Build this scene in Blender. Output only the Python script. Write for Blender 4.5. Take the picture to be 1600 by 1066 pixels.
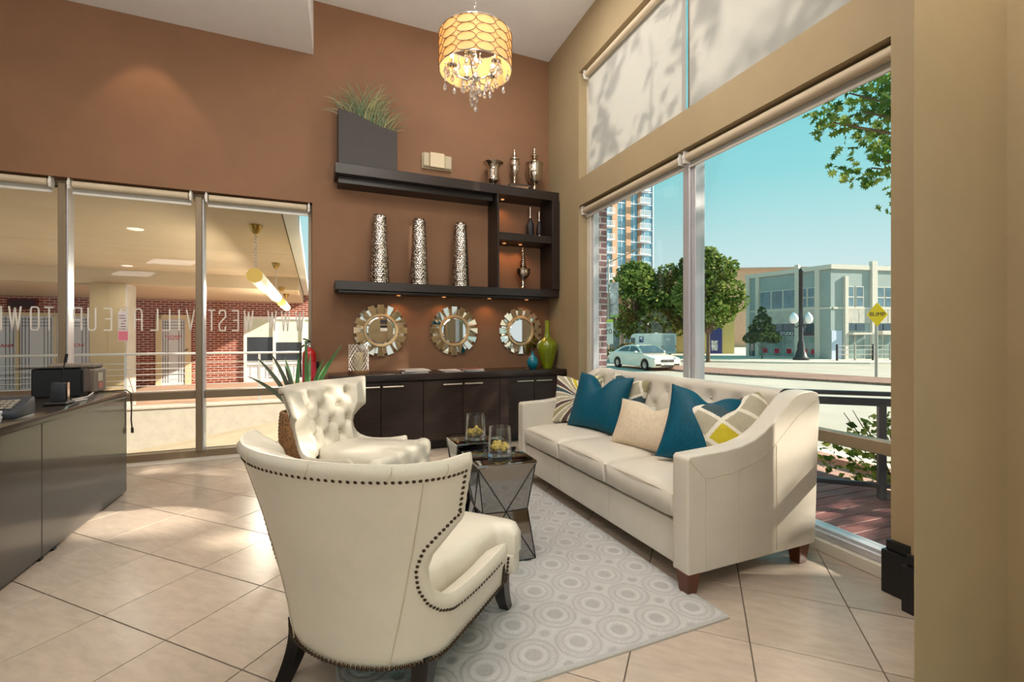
import bpy, bmesh, math, random
from mathutils import Vector, Matrix
from mathutils.geometry import delaunay_2d_cdt
R = math.radians
PI = math.pi
random.seed(7)
for o in list(bpy.data.objects):
    bpy.data.objects.remove(o)
SC = bpy.context.scene
COL = SC.collection

# ------------------------------------------------------------------ camera
cam = bpy.data.objects.new('camera', bpy.data.cameras.new('camera'))
COL.objects.link(cam)
cam.location = (0, 0, 1.14)
cam.rotation_euler = (R(90), 0, R(-20.2))
cam.data.sensor_width = 36
cam.data.lens = 16.2
cam.data.shift_y = -9 / 1600
cam.data.clip_end = 500
SC.camera = cam

# ------------------------------------------------------------------ view
SC.view_settings.view_transform = 'Standard'
SC.view_settings.look = 'None'
SC.view_settings.exposure = 0.0
SC.view_settings.gamma = 1.0
SC.view_settings.use_curve_mapping = False
SC.cycles.use_denoising = True
SC.cycles.max_bounces = 10
SC.cycles.diffuse_bounces = 5
SC.cycles.transparent_max_bounces = 24
SC.cycles.sample_clamp_indirect = 6.0
SC.cycles.caustics_reflective = False
SC.cycles.caustics_refractive = False


def lin(c):
    out = []
    for v in c[:3]:
        v = v / 255.0
        out.append(v / 12.92 if v <= 0.04045 else ((v + 0.055) / 1.055) ** 2.4)
    return (*out, 1.0)


# ------------------------------------------------------------------ sky
W = bpy.data.worlds.new('sky')
SC.world = W
W.use_nodes = True
nt = W.node_tree
for n in list(nt.nodes):
    nt.nodes.remove(n)
wo = nt.nodes.new('ShaderNodeOutputWorld')
bg = nt.nodes.new('ShaderNodeBackground')
tc = nt.nodes.new('ShaderNodeTexCoord')
sep = nt.nodes.new('ShaderNodeSeparateXYZ')
rmp = nt.nodes.new('ShaderNodeValToRGB')
nt.links.new(tc.outputs['Generated'], sep.inputs[0])
nt.links.new(sep.outputs['Z'], rmp.inputs[0])
e = rmp.color_ramp.elements
e[0].position = 0.0
e[0].color = lin((236, 243, 244))
e[1].position = 0.75
e[1].color = lin((108, 202, 216))
for p, c in ((0.06, (232, 242, 243)), (0.16, (206, 238, 239)), (0.30, (156, 227, 231)), (0.48, (124, 216, 224))):
    x = rmp.color_ramp.elements.new(p)
    x.color = lin(c)
nt.links.new(rmp.outputs[0], bg.inputs[0])
bg.inputs[1].default_value = 1.0
nt.links.new(bg.outputs[0], wo.inputs[0])

# ------------------------------------------------------------------ sun, added room fills and wall spot
SUN_DIR = Vector((0.84, -0.36, 0.50)).normalized()      # towards the sun


def lamp(name, kind, loc, power, color=(255, 249, 240), size=None, aim=None, **kw):
    d = bpy.data.lights.new(name, kind)
    d.energy = power
    d.color = lin(color)[:3]
    if size is not None:
        if kind == 'AREA':
            d.size = size
        else:
            d.shadow_soft_size = size
    for k, v in kw.items():
        setattr(d, k, v)
    o = bpy.data.objects.new(name, d)
    COL.objects.link(o)
    o.location = loc
    if aim is not None:
        o.rotation_euler = (Vector(aim) - Vector(loc)).to_track_quat('-Z', 'Y').to_euler()
    return o


sun = lamp('sun', 'SUN', (30, -12, 20), 11.0, (255, 241, 222))
sun.data.angle = R(0.8)
sun.rotation_euler = SUN_DIR.to_track_quat('Z', 'Y').to_euler()
# added fill lights without fixtures, high up and out of view, brighten the lobby
for i, (x, y) in enumerate([(-2.6, 0.6), (0.6, 0.3), (-2.6, -1.6), (0.6, -1.6)]):
    lamp('room_fill', 'AREA', (x, y, 4.05 if x < -0.25 else 4.40), 35, size=1.2, aim=(x, y, 0))
for i, (x, y) in enumerate([(0.4, 2.0), (1.4, 3.6), (-1.6, 2.6)]):  # more added fills, over the seating and by the desk
    lamp('room_fill', 'AREA', (x, y, 3.88 if x < -0.25 else 4.40), 26, size=0.5, aim=(x, y, 0))

# added upward fills with no fixture, out of view, brighten the ceiling
for x, y, p in ((-3.2, -1.2, 14), (0.2, -1.2, 74), (1.2, 0.2, 92), (-2.2, 0.9, 18)):
    lamp('ceiling_fill', 'AREA', (x, y, 2.35), p, size=0.6, aim=(x, y + 0.6, 4.5))
# recessed spot in the dropped ceiling, grazing the brown wall
spot = lamp('wall_washer', 'SPOT', (-1.55, 4.50, 3.88), 15, (255, 214, 170), 0.04, aim=(-1.62, 4.95, 2.2))
spot.data.spot_size = R(62)
spot.data.spot_blend = 0.35

# ------------------------------------------------------------------ helpers


class MB:
    def __init__(s):
        s.v, s.f, s.mi = [], [], []

    def add(s, vs, fs, M=None, mi=0):
        b = len(s.v)
        for p in vs:
            p = Vector(p)
            s.v.append(M @ p if M is not None else p)
        for f in fs:
            s.f.append(tuple(b + i for i in f))
            s.mi.append(mi)
        return s

    def box(s, x0, x1, y0, y1, z0, z1, M=None, mi=0):
        return s.add([(x0, y0, z0), (x1, y0, z0), (x1, y1, z0), (x0, y1, z0), (x0, y0, z1), (x1, y0, z1), (x1, y1, z1), (x0, y1, z1)],
                     [(0, 3, 2, 1), (4, 5, 6, 7), (0, 1, 5, 4), (1, 2, 6, 5), (2, 3, 7, 6), (3, 0, 4, 7)], M, mi)

    def prism(s, pts, z0, z1, M=None, mi=0):
        n = len(pts)
        a = sum(pts[i][0] * pts[(i + 1) % n][1] - pts[(i + 1) % n][0] * pts[i][1] for i in range(n))
        if a < 0:
            pts = pts[::-1]
        vs = [(x, y, z0) for x, y in pts] + [(x, y, z1) for x, y in pts]
        fs = [tuple(range(n - 1, -1, -1)), tuple(range(n, 2 * n))]
        fs += [(i, (i + 1) % n, n + (i + 1) % n, n + i) for i in range(n)]
        return s.add(vs, fs, M, mi)

    def lathe(s, prof, n=24, M=None, mi=0, cap=True):
        vs, fs = [], []
        for r, z in prof:
            for k in range(n):
                t = 2 * PI * k / n
                vs.append((r * math.cos(t), r * math.sin(t), z))
        for j in range(len(prof) - 1):
            for k in range(n):
                k2 = (k + 1) % n
                fs.append((j * n + k, j * n + k2, (j + 1) * n + k2, (j + 1) * n + k))
        if cap:
            fs.append(tuple(range(n - 1, -1, -1)))
            q = (len(prof) - 1) * n
            fs.append(tuple(range(q, q + n)))
        return s.add(vs, fs, M, mi)

    def tube(s, pts, r, n=6, closed=False, mi=0, cap=True):
        pts = [Vector(p) for p in pts]
        m = len(pts)
        rr = r if isinstance(r, (list, tuple)) else [r] * m
        vs, fs = [], []
        pu = None
        for i, p in enumerate(pts):
            if closed:
                d = pts[(i + 1) % m] - pts[i - 1]
            else:
                d = pts[min(i + 1, m - 1)] - pts[max(i - 1, 0)]
            if d.length < 1e-9:
                d = Vector((0, 0, 1))
            d.normalize()
            u = (pu - d * pu.dot(d)) if pu is not None else d.orthogonal()
            if u.length < 1e-6:
                u = d.orthogonal()
            u.normalize()
            pu = u
            w = d.cross(u)
            for k in range(n):
                t = 2 * PI * k / n
                vs.append(p + (u * math.cos(t) + w * math.sin(t)) * rr[i])
        for i in range(m if closed else m - 1):
            j = (i + 1) % m
            for k in range(n):
                k2 = (k + 1) % n
                fs.append((i * n + k, i * n + k2, j * n + k2, j * n + k))
        if cap and not closed:
            fs.append(tuple(range(n - 1, -1, -1)))
            fs.append(tuple(range((m - 1) * n, m * n)))
        return s.add(vs, fs, None, mi)

    def cyl(s, p0, p1, r, r1=None, n=12, mi=0):
        return s.tube([p0, p1], [r, r if r1 is None else r1], n, mi=mi)

    def ball(s, c, r, nu=12, nv=8, mi=0):
        r = r if isinstance(r, (tuple, list)) else (r, r, r)
        vs = [(c[0], c[1], c[2] - r[2])]
        for j in range(1, nv):
            a = -PI / 2 + PI * j / nv
            for k in range(nu):
                t = 2 * PI * k / nu
                vs.append((c[0] + r[0] * math.cos(a) * math.cos(t), c[1] + r[1] * math.cos(a) * math.sin(t), c[2] + r[2] * math.sin(a)))
        vs.append((c[0], c[1], c[2] + r[2]))
        fs = []
        for k in range(nu):
            fs.append((0, 1 + (k + 1) % nu, 1 + k))
            for j in range(nv - 2):
                a = 1 + j * nu
                fs.append((a + k, a + (k + 1) % nu, a + nu + (k + 1) % nu, a + nu + k))
            a = 1 + (nv - 2) * nu
            fs.append((a + k, a + (k + 1) % nu, len(vs) - 1))
        return s.add(vs, fs, None, mi)

    def quad(s, a, b, c, d, mi=0):
        return s.add([a, b, c, d], [(0, 1, 2, 3)], None, mi)

    def mesh(s, name, mats, bevel=0.0, segs=2, smooth=False, angle=35, weld=False, subd=0):
        me = bpy.data.meshes.new(name)
        me.from_pydata([tuple(p) for p in s.v], [], s.f)
        if not isinstance(mats, (list, tuple)):
            mats = [mats]
        for m in mats:
            me.materials.append(m)
        if len(mats) > 1:
            me.polygons.foreach_set('material_index', s.mi)
        if bevel or weld:
            bm = bmesh.new()
            bm.from_mesh(me)
            bmesh.ops.remove_doubles(bm, verts=bm.verts, dist=1e-5)
            if bevel:
                bmesh.ops.recalc_face_normals(bm, faces=bm.faces)
                es = [x for x in bm.edges if len(x.link_faces) == 2 and x.calc_face_angle(0) > R(30)]
                bmesh.ops.bevel(bm, geom=es, offset=bevel, segments=segs, profile=0.6, affect='EDGES', clamp_overlap=True)
            bm.to_mesh(me)
            bm.free()
        if smooth or bevel:
            me.shade_smooth()
            me.set_sharp_from_angle(angle=R(angle))
        me.update()
        return me

    def build(s, name, mats, parent=None, loc=(0, 0, 0), rotz=0.0, **kw):
        return put(name, s.mesh(name, mats, **kw), parent, loc, rotz)


def put(name, me, parent=None, loc=(0, 0, 0), rotz=0.0, rot=None):
    o = bpy.data.objects.new(name, me)
    COL.objects.link(o)
    o.parent = parent
    o.location = loc
    o.rotation_euler = rot if rot is not None else (0, 0, rotz)
    return o


def tag(o, label, cat, group=None):
    o['label'] = label
    o['category'] = cat
    if group:
        o['group'] = group
    return o


def thing(name, label, cat, loc=(0, 0, 0), rotz=0.0, group=None):
    o = put(name, None, None, loc, rotz)
    o.empty_display_size = 0.1
    return tag(o, label, cat, group)


def struct(o):
    o['kind'] = 'structure'
    return o


def stuff(o):
    o['kind'] = 'stuff'
    return o


def copy_thing(root, loc, rotz, label, group=None):
    r = root.copy()
    COL.objects.link(r)
    r.location = loc
    r.rotation_euler = (0, 0, rotz)
    tag(r, label, root['category'], group)
    for ch in list(root.children):
        c = ch.copy()
        COL.objects.link(c)
        c.parent = r
        for g in list(ch.children):
            d = g.copy()
            COL.objects.link(d)
            d.parent = c
    return r


# ------------------------------------------------------------------ materials
def mat(name, col, rough=0.5, metal=0.0, var=0.0, vscale=6.0, bump=0.0, bscale=60.0, spec=0.5, stretch=None, coat=0.0,
        emit=None, estr=0.0, trans=0.0, alpha=1.0, sheen=0.0, ior=1.45, rnd=0.0, vdark=None):
    m = bpy.data.materials.new(name)
    m.use_nodes = True
    t = m.node_tree
    b = t.nodes['Principled BSDF']
    b.inputs['Base Color'].default_value = lin(col)
    b.inputs['Roughness'].default_value = rough
    b.inputs['Metallic'].default_value = metal
    b.inputs['Specular IOR Level'].default_value = spec
    b.inputs['Coat Weight'].default_value = coat
    b.inputs['Transmission Weight'].default_value = trans
    b.inputs['Alpha'].default_value = alpha
    b.inputs['IOR'].default_value = ior
    b.inputs['Sheen Weight'].default_value = sheen
    if emit:
        b.inputs['Emission Color'].default_value = lin(emit)
        b.inputs['Emission Strength'].default_value = estr
    if var or bump or rnd:
        co = t.nodes.new('ShaderNodeTexCoord')
        mp = t.nodes.new('ShaderNodeMapping')
        t.links.new(co.outputs['Object'], mp.inputs[0])
        if stretch:
            mp.inputs['Scale'].default_value = stretch
        src = mp.outputs[0]
        oi = None
        if rnd:
            oi = t.nodes.new('ShaderNodeObjectInfo')
            mul = t.nodes.new('ShaderNodeVectorMath')
            mul.operation = 'SCALE'
            mul.inputs[0].default_value = (37, 53, 71)
            t.links.new(oi.outputs['Random'], mul.inputs['Scale'])
            ad = t.nodes.new('ShaderNodeVectorMath')
            t.links.new(src, ad.inputs[0])
            t.links.new(mul.outputs[0], ad.inputs[1])
            src = ad.outputs[0]
        if var:
            nz = t.nodes.new('ShaderNodeTexNoise')
            nz.inputs['Scale'].default_value = vscale
            nz.inputs['Detail'].default_value = 5
            nz.inputs['Roughness'].default_value = 0.65
            t.links.new(src, nz.inputs['Vector'])
            rp = t.nodes.new('ShaderNodeValToRGB')
            lo = vdark or tuple(max(0, c * (1 - var)) for c in col)
            hi = tuple(min(255, c * (1 + var * 0.6)) for c in col)
            rp.color_ramp.elements[0].position = 0.3
            rp.color_ramp.elements[0].color = lin(lo)
            rp.color_ramp.elements[1].position = 0.7
            rp.color_ramp.elements[1].color = lin(hi)
            t.links.new(nz.outputs['Fac'], rp.inputs[0])
            out = rp.outputs[0]
            if rnd:
                hs = t.nodes.new('ShaderNodeHueSaturation')
                mr = t.nodes.new('ShaderNodeMapRange')
                mr.inputs['To Min'].default_value = 1 - rnd
                mr.inputs['To Max'].default_value = 1 + rnd
                t.links.new(oi.outputs['Random'], mr.inputs[0])
                t.links.new(mr.outputs[0], hs.inputs['Value'])
                t.links.new(out, hs.inputs['Color'])
                out = hs.outputs[0]
            t.links.new(out, b.inputs['Base Color'])
        if bump:
            n2 = t.nodes.new('ShaderNodeTexNoise')
            n2.inputs['Scale'].default_value = bscale
            n2.inputs['Detail'].default_value = 3
            t.links.new(src, n2.inputs['Vector'])
            bp = t.nodes.new('ShaderNodeBump')
            bp.inputs['Strength'].default_value = bump
            bp.inputs['Distance'].default_value = 0.01
            t.links.new(n2.outputs['Fac'], bp.inputs['Height'])
            t.links.new(bp.outputs[0], b.inputs['Normal'])
    return m


def glass_mat(name, tint=(235, 240, 240), refl=0.06, rough=0.0, k=0.5):
    """thin pane: clear transmission plus a weak mirror reflection"""
    m = bpy.data.materials.new(name)
    m.use_nodes = True
    t = m.node_tree
    for n in list(t.nodes):
        t.nodes.remove(n)
    o = t.nodes.new('ShaderNodeOutputMaterial')
    tr = t.nodes.new('ShaderNodeBsdfTransparent')
    tr.inputs[0].default_value = lin(tint)
    gl = t.nodes.new('ShaderNodeBsdfGlossy')
    gl.inputs['Roughness'].default_value = rough
    fr = t.nodes.new('ShaderNodeLayerWeight')
    fr.inputs[0].default_value = 0.25
    ml = t.nodes.new('ShaderNodeMath')
    ml.operation = 'MULTIPLY_ADD'
    ml.inputs[1].default_value = k
    ml.inputs[2].default_value = refl
    t.links.new(fr.outputs['Fresnel'], ml.inputs[0])
    mx = t.nodes.new('ShaderNodeMixShader')
    t.links.new(ml.outputs[0], mx.inputs[0])
    t.links.new(tr.outputs[0], mx.inputs[1])
    t.links.new(gl.outputs[0], mx.inputs[2])
    t.links.new(mx.outputs[0], o.inputs[0])
    return m


def translucent_mat(name, col, trcol=None, fac=0.5):
    m = bpy.data.materials.new(name)
    m.use_nodes = True
    t = m.node_tree
    for n in list(t.nodes):
        t.nodes.remove(n)
    o = t.nodes.new('ShaderNodeOutputMaterial')
    a = t.nodes.new('ShaderNodeBsdfDiffuse')
    a.inputs[0].default_value = lin(col)
    b = t.nodes.new('ShaderNodeBsdfTranslucent')
    b.inputs[0].default_value = lin(trcol or col)
    mx = t.nodes.new('ShaderNodeMixShader')
    mx.inputs[0].default_value = fac
    t.links.new(a.outputs[0], mx.inputs[1])
    t.links.new(b.outputs[0], mx.inputs[2])
    t.links.new(mx.outputs[0], o.inputs[0])
    return m


def brick_mat(name, c1, c2, mortar, bw=0.21, bh=0.07, ms=0.010, axis='XZ', rough=0.85):
    m = bpy.data.materials.new(name)
    m.use_nodes = True
    t = m.node_tree
    b = t.nodes['Principled BSDF']
    b.inputs['Roughness'].default_value = rough
    co = t.nodes.new('ShaderNodeTexCoord')
    sp = t.nodes.new('ShaderNodeSeparateXYZ')
    cb = t.nodes.new('ShaderNodeCombineXYZ')
    t.links.new(co.outputs['Object'], sp.inputs[0])
    t.links.new(sp.outputs[axis[0]], cb.inputs[0])
    t.links.new(sp.outputs[axis[1]], cb.inputs[1])
    br = t.nodes.new('ShaderNodeTexBrick')
    br.inputs['Scale'].default_value = 1.0
    br.inputs['Brick Width'].default_value = bw
    br.inputs['Row Height'].default_value = bh
    br.inputs['Mortar Size'].default_value = ms
    br.inputs['Color1'].default_value = lin(c1)
    br.inputs['Color2'].default_value = lin(c2)
    br.inputs['Mortar'].default_value = lin(mortar)
    t.links.new(cb.outputs[0], br.inputs['Vector'])
    t.links.new(br.outputs['Color'], b.inputs['Base Color'])
    bp = t.nodes.new('ShaderNodeBump')
    bp.inputs['Strength'].default_value = 0.5
    bp.inputs['Distance'].default_value = 0.01
    bp.invert = True
    t.links.new(br.outputs['Fac'], bp.inputs['Height'])
    t.links.new(bp.outputs[0], b.inputs['Normal'])
    return m


m_brown = mat('brown_paint', (133, 97, 71), 0.75, var=0.04, vscale=2, bump=0.05, bscale=200)
m_tan = mat('tan_paint', (163, 144, 111), 0.7, var=0.03, vscale=2, bump=0.05, bscale=200)
m_ceil = mat('white_paint', (236, 235, 234), 0.85, var=0.02, vscale=2)
m_black = mat('black_baseboard', (22, 22, 24), 0.35)
m_grout = mat('grout', (92, 80, 70), 0.9)
m_tile = mat('travertine', (183, 167, 152), 0.26, var=0.055, vscale=11, stretch=(0.8, 2.6, 1), bump=0.04, bscale=30, rnd=0.05, spec=0.4)
m_alu = mat('aluminium', (204, 203, 208), 0.3, metal=0.45, var=0.02)
m_frame = mat('bronze_frame', (140, 122, 100), 0.4, metal=0.3)
m_whitefr = mat('white_reveal', (214, 206, 192), 0.6)
m_glass = glass_mat('window_glass', (250, 252, 252), 0.008, 0.0, 0.10)
m_blind = translucent_mat('blind_fabric', (206, 204, 200), (210, 208, 203), 0.5)
m_roll = mat('blind_roll', (206, 190, 164), 0.7, var=0.03)
m_hem = mat('blind_hem', (226, 222, 214), 0.5)
m_leather = mat('cream_leather', (216, 208, 195), 0.38, var=0.035, vscale=3, bump=0.12, bscale=220, spec=0.45)
m_leather2 = mat('ivory_leather', (219, 212, 197), 0.34, var=0.035, vscale=3, bump=0.10, bscale=220, spec=0.5)
m_seam = mat('leather_seam', (206, 192, 168), 0.5)
m_espresso = mat('espresso_wood', (46, 36, 33), 0.26, var=0.12, vscale=5, stretch=(1, 1, 9), spec=0.5)
m_espresso_d = mat('espresso_shelf', (42, 34, 31), 0.34, var=0.10, vscale=5, stretch=(1, 9, 9))
m_legdark = mat('black_lacquer', (26, 22, 21), 0.3)
m_legbrown = mat('walnut_leg', (96, 52, 34), 0.35, var=0.15, vscale=8, stretch=(4, 4, 1))
m_nail = mat('bronze_nail', (74, 58, 44), 0.28, metal=0.9)
m_chrome = mat('chrome', (226, 222, 214), 0.08, metal=1.0)
m_mercury = mat('mercury_silver', (206, 194, 180), 0.12, metal=1.0, bump=0.25, bscale=14)
m_handle = mat('brushed_handle', (226, 216, 200), 0.3, metal=0.85)
m_mirror = mat('mirror', (238, 238, 236), 0.02, metal=1.0)
m_champ = mat('champagne_frame', (206, 182, 140), 0.35, metal=0.45)
m_clear = glass_mat('clear_glass', (251, 252, 253), 0.03, 0.0, 0.4)

# ================================================================== the room
BX, BY, BA = 2.345, 5.09, R(3)          # far right corner, turn of the back wall
CB, SB = math.cos(BA), math.sin(BA)


def wl(lx, n, z=0.0):
    """a point lx along the back wall from the corner, n in front of it"""
    return Vector((BX + lx * CB + n * SB, BY + lx * SB - n * CB, z))


# floor: grout bed and travertine tiles laid on the diagonal
fl = MB()
fl.box(-6.2, 2.44, -3.3, 5.2, -0.2, -0.004)
floor = struct(fl.build('floor', m_grout))
TS, TA, TO = 0.4045, R(-42.3), (1.692, 1.600)
cu, su = math.cos(TA), math.sin(TA)


def clip(poly, a, b, c):
    out = []
    for i in range(len(poly)):
        p, q = poly[i], poly[(i + 1) % len(poly)]
        dp, dq = a * p[0] + b * p[1] - c, a * q[0] + b * q[1] - c
        if dp <= 0:
            out.append(p)
        if dp * dq < 0:
            t = dp / (dp - dq)
            out.append((p[0] + t * (q[0] - p[0]), p[1] + t * (q[1] - p[1])))
    return out


g = 0.0022
tmb = MB()
tmb.prism([(g, g), (TS - g, g), (TS - g, TS - g), (g, TS - g)], -0.012, 0.0)
tile_me = tmb.mesh('tile', m_tile, bevel=0.0012, segs=1)
for i in range(-16, 14):
    for j in range(-14, 14):
        ox = TO[0] + TS * (i * cu - j * su)
        oy = TO[1] + TS * (i * su + j * cu)
        sq = [(ox + (a * cu - b * su), oy + (a * su + b * cu)) for a, b in ((g, g), (TS - g, g), (TS - g, TS - g), (g, TS - g))]
        if max(p[1] for p in sq) < 0.55 or min(p[0] for p in sq) < -4.6 and max(p[1] for p in sq) < 3.0:
            continue
        cl = clip(clip(sq, 1, 0, 2.43), -SB, CB, -SB * BX + CB * BY + 0.09)
        cl = clip(cl, -1, 0, 5.6)
        if len(cl) < 3:
            continue
        # keep only tiles in the camera's half of the room
        if all(p[1] * 0.9385 + p[0] * 0.3453 < 0.7 for p in cl):
            continue
        if len(cl) == 4 and max(abs(cl[k][0] - sq[k][0]) + abs(cl[k][1] - sq[k][1]) for k in range(4)) < 1e-6:
            put('tile', tile_me, floor, (ox, oy, 0), TA)
        else:
            ar = abs(sum(cl[k][0] * cl[k - 1][1] - cl[k - 1][0] * cl[k][1] for k in range(len(cl)))) / 2
            if ar < 1e-3:
                continue
            b = MB()
            loc = [((x - ox) * cu + (y - oy) * su, -(x - ox) * su + (y - oy) * cu) for x, y in cl]
            b.prism(loc, -0.012, 0.0)
            b.build('tile', m_tile, floor, (ox, oy, 0), TA)
# the rest of the floor, out of view behind the camera
rb = MB()
rb.box(-6.0, 2.4, -3.2, 0.2, -0.01, -0.001)
rb.build('tile', m_tile, floor)

# walls
w = MB()
w.box(-2.63, 0.35, 0, 0.22, -0.1, 4.7)
w.box(-8.4, -2.63, 0, 0.22, 2.45, 4.7)
w.box(-8.4, -5.62, 0, 0.22, -0.1, 2.45)
struct(w.build('wall_back', m_brown, None, (BX, BY, 0), BA))

w = MB()
w.box(2.345, 2.60, 4.33, 5.30, -0.1, 4.7)
w.box(2.345, 2.60, 0.6, 4.33, 2.505, 2.785)
w.box(2.345, 2.60, 0.6, 4.33, 3.92, 4.7)
w.box(2.345, 2.60, 0.6, 1.34, -0.1, 4.7)
w.box(2.285, 2.345, 1.215, 1.339, -0.1, 2.505)
w.box(2.285, 2.345, 1.215, 1.339, 2.505, 4.7)
w.box(2.20, 2.345, 0.83, 1.215, -0.1, 4.7)
struct(w.build('wall_right', m_tan))

w = MB()
w.prism([(1.513, 0.829), (1.99, 0.829), (1.99, 1.02), (1.88, 1.0)], -0.1, 4.7)
w.box(1.975, 2.35, 0.30, 1.02, -0.1, 4.7)
w.box(1.975, 2.35, -3.3, -2.7, -0.1, 4.7)
w.box(1.975, 2.35, -2.7, 0.30, 2.505, 4.7)
struct(w.build('wall_near', m_tan, bevel=0.012, segs=3))
w = MB()
w.box(-6.2, -6.0, -3.3, 5.0, -0.1, 4.7)
struct(w.build('wall_left', m_brown))
w = MB()
w.box(-6.2, 2.35, -3.3, -3.1, 3.4, 4.7)
w.box(-6.2, -5.2, -3.3, -3.1, -0.1, 3.4)
w.box(1.3, 2.35, -3.3, -3.1, -0.1, 3.4)
w.box(-2.1, -1.9, -3.3, -3.1, -0.1, 3.4)
struct(w.build('wall_rear', m_tan))

w = MB()
w.box(-0.268, 2.6, -3.3, 5.4, 4.453, 4.75)
struct(w.build('ceiling', m_ceil))
w = MB()
w.box(-6.2, -0.268, -3.3, 5.2, 3.915, 4.75)
struct(w.build('trim_1', m_ceil))          # dropped ceiling over the left part

w = MB()
for a, b, c, d in ((2.255, 2.36, 1.185, 1.362), (2.17, 2.30, 0.80, 1.235)):
    w.box(a, b, c, d, 0, 0.19)
    w.box(a + 0.012, b, c, d - 0.012, 0.19, 0.235)
struct(w.build('baseboard_right', m_black, bevel=0.006))
w = MB()
w.box(-5.7, -2.63, -0.02, 0.22, -0.1, 0.012)
struct(w.build('trim_2', m_whitefr, None, (BX, BY, 0), BA))

w = MB()
w.box(2.605, 2.68, 4.318, 5.35, -1.1, 4.9)
w.box(2.535, 2.605, 4.318, 4.329, -0.1, 4.7)
struct(w.build('trim_3', brick_mat('outer_brick', (150, 116, 118), (134, 102, 108), (214, 204, 204), 0.20, 0.067, 0.008)))   # brick facing outside the far jamb

# ---------------------------------------------------------------- windows


def frame_piece(par, name, x0, x1, y0, y1, z0, z1, m, bev=0.004):
    b = MB()
    b.box(x0, x1, y0, y1, z0, z1)
    return b.build(name, m, par, bevel=bev, segs=1)


b = MB()
b.box(-5.62, -2.63, 0.10, 0.20, 0.0, 0.075)
b.box(-5.62, -2.63, 0.10, 0.20, 2.40, 2.45)
b.box(-5.62, -5.57, 0.10, 0.20, 0.075, 2.40)
b.box(-2.665, -2.63, 0.10, 0.20, 0.075, 2.40)
win1 = struct(b.build('window_1', m_frame, None, (BX, BY, 0), BA, bevel=0.004, segs=1))
for x in (-4.58, -3.612):
    frame_piece(win1, 'mullion', x, x + 0.05, 0.07, 0.20, 0.075, 2.42, m_frame)
    frame_piece(win1, 'mullion_cap', x + 0.0502, x + 0.062, 0.085, 0.19, 0.075, 2.40, m_alu, 0.002)
xs = [-5.57, -4.58, -3.55, -2.665]
lo = [-5.57, -4.518, -3.55]
hi = [-4.58, -3.612, -2.665]
for a, c in zip(lo, hi):
    frame_piece(win1, 'transom', a, c, 0.10, 0.19, 0.555, 0.625, m_frame)
    for z0, z1 in ((0.075, 0.555), (0.625, 2.40)):
        frame_piece(win1, 'pane', a, c, 0.146, 0.152, z0, z1, m_glass, 0)

b = MB()
b.box(2.36, 2.52, 1.34, 4.33, 0.0, 0.062)
win2 = struct(b.build('window_2', m_whitefr, bevel=0.004, segs=1))
frame_piece(win2, 'sill_track', 2.385, 2.52, 1.34, 4.33, 0.062, 0.10, m_alu)
frame_piece(win2, 'sill_track', 2.41, 2.425, 1.34, 4.33, 0.10, 0.112, m_alu, 0.001)
frame_piece(win2, 'head_rail', 2.44, 2.52, 1.34, 4.33, 2.43, 2.505, m_alu)
frame_piece(win2, 'jamb', 2.44, 2.53, 4.255, 4.33, 0.10, 2.43, m_whitefr)
frame_piece(win2, 'jamb', 2.46, 2.53, 4.225, 4.255, 0.10, 2.43, m_alu)
frame_piece(win2, 'mullion', 2.42, 2.52, 2.76, 2.83, 0.10, 2.43, m_alu)
frame_piece(win2, 'mullion', 2.44, 2.53, 2.72, 2.76, 0.10, 2.43, m_alu)
frame_piece(win2, 'jamb', 2.44, 2.52, 1.34, 1.36, 0.10, 2.43, m_alu)
for y0, y1 in ((1.36, 2.72), (2.83, 4.225)):
    frame_piece(win2, 'transom', 2.45, 2.52, y0, y1, 0.560, 0.625, m_frame)
    for z0, z1 in ((0.10, 0.56), (0.625, 2.43)):
        frame_piece(win2, 'pane', 2.485, 2.491, y0, y1, z0, z1, m_glass, 0)

b = MB()
b.box(2.44, 2.53, 1.34, 4.33, 2.785, 2.83)
b.box(2.44, 2.53, 1.34, 4.33, 3.88, 3.92)
b.box(2.44, 2.53, 4.28, 4.33, 2.83, 3.88)
b.box(2.44, 2.53, 1.34, 1.38, 2.83, 3.88)
win3 = struct(b.build('window_3', m_whitefr, bevel=0.004, segs=1))
frame_piece(win3, 'mullion', 2.44, 2.53, 2.745, 2.80, 2.83, 3.88, m_frame)
for y0, y1 in ((1.38, 2.745), (2.80, 4.28)):
    frame_piece(win3, 'pane', 2.485, 2.491, y0, y1, 2.83, 3.88, m_glass, 0)
# glazing behind the camera
b = MB()
b.box(2.12, 2.20, -2.7, 0.30, 0, 0.08)
b.box(2.12, 2.20, -1.23, -1.17, 0.08, 2.505)
win6 = struct(b.build('window_6', m_frame))
frame_piece(win6, 'pane', 2.157, 2.163, -2.7, -1.23, 0.08, 2.505, m_glass, 0)
frame_piece(win6, 'pane', 2.157, 2.163, -1.17, 0.30, 0.08, 2.505, m_glass, 0)
b = MB()
for x0, x1 in ((-5.2, -2.1), (-1.9, 1.3)):
    b.box(x0, x1, -3.24, -3.16, 0, 0.08)
    b.box((x0 + x1) / 2 - 0.03, (x0 + x1) / 2 + 0.03, -3.24, -3.16, 0.08, 3.4)
win4 = struct(b.build('window_4', m_frame))
for x0, x1 in ((-5.2, -2.1), (-1.9, 1.3)):
    xm = (x0 + x1) / 2
    frame_piece(win4, 'pane', x0, xm - 0.03, -3.203, -3.197, 0.08, 3.4, m_glass, 0)
    frame_piece(win4, 'pane', xm + 0.03, x1, -3.203, -3.197, 0.08, 3.4, m_glass, 0)


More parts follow.
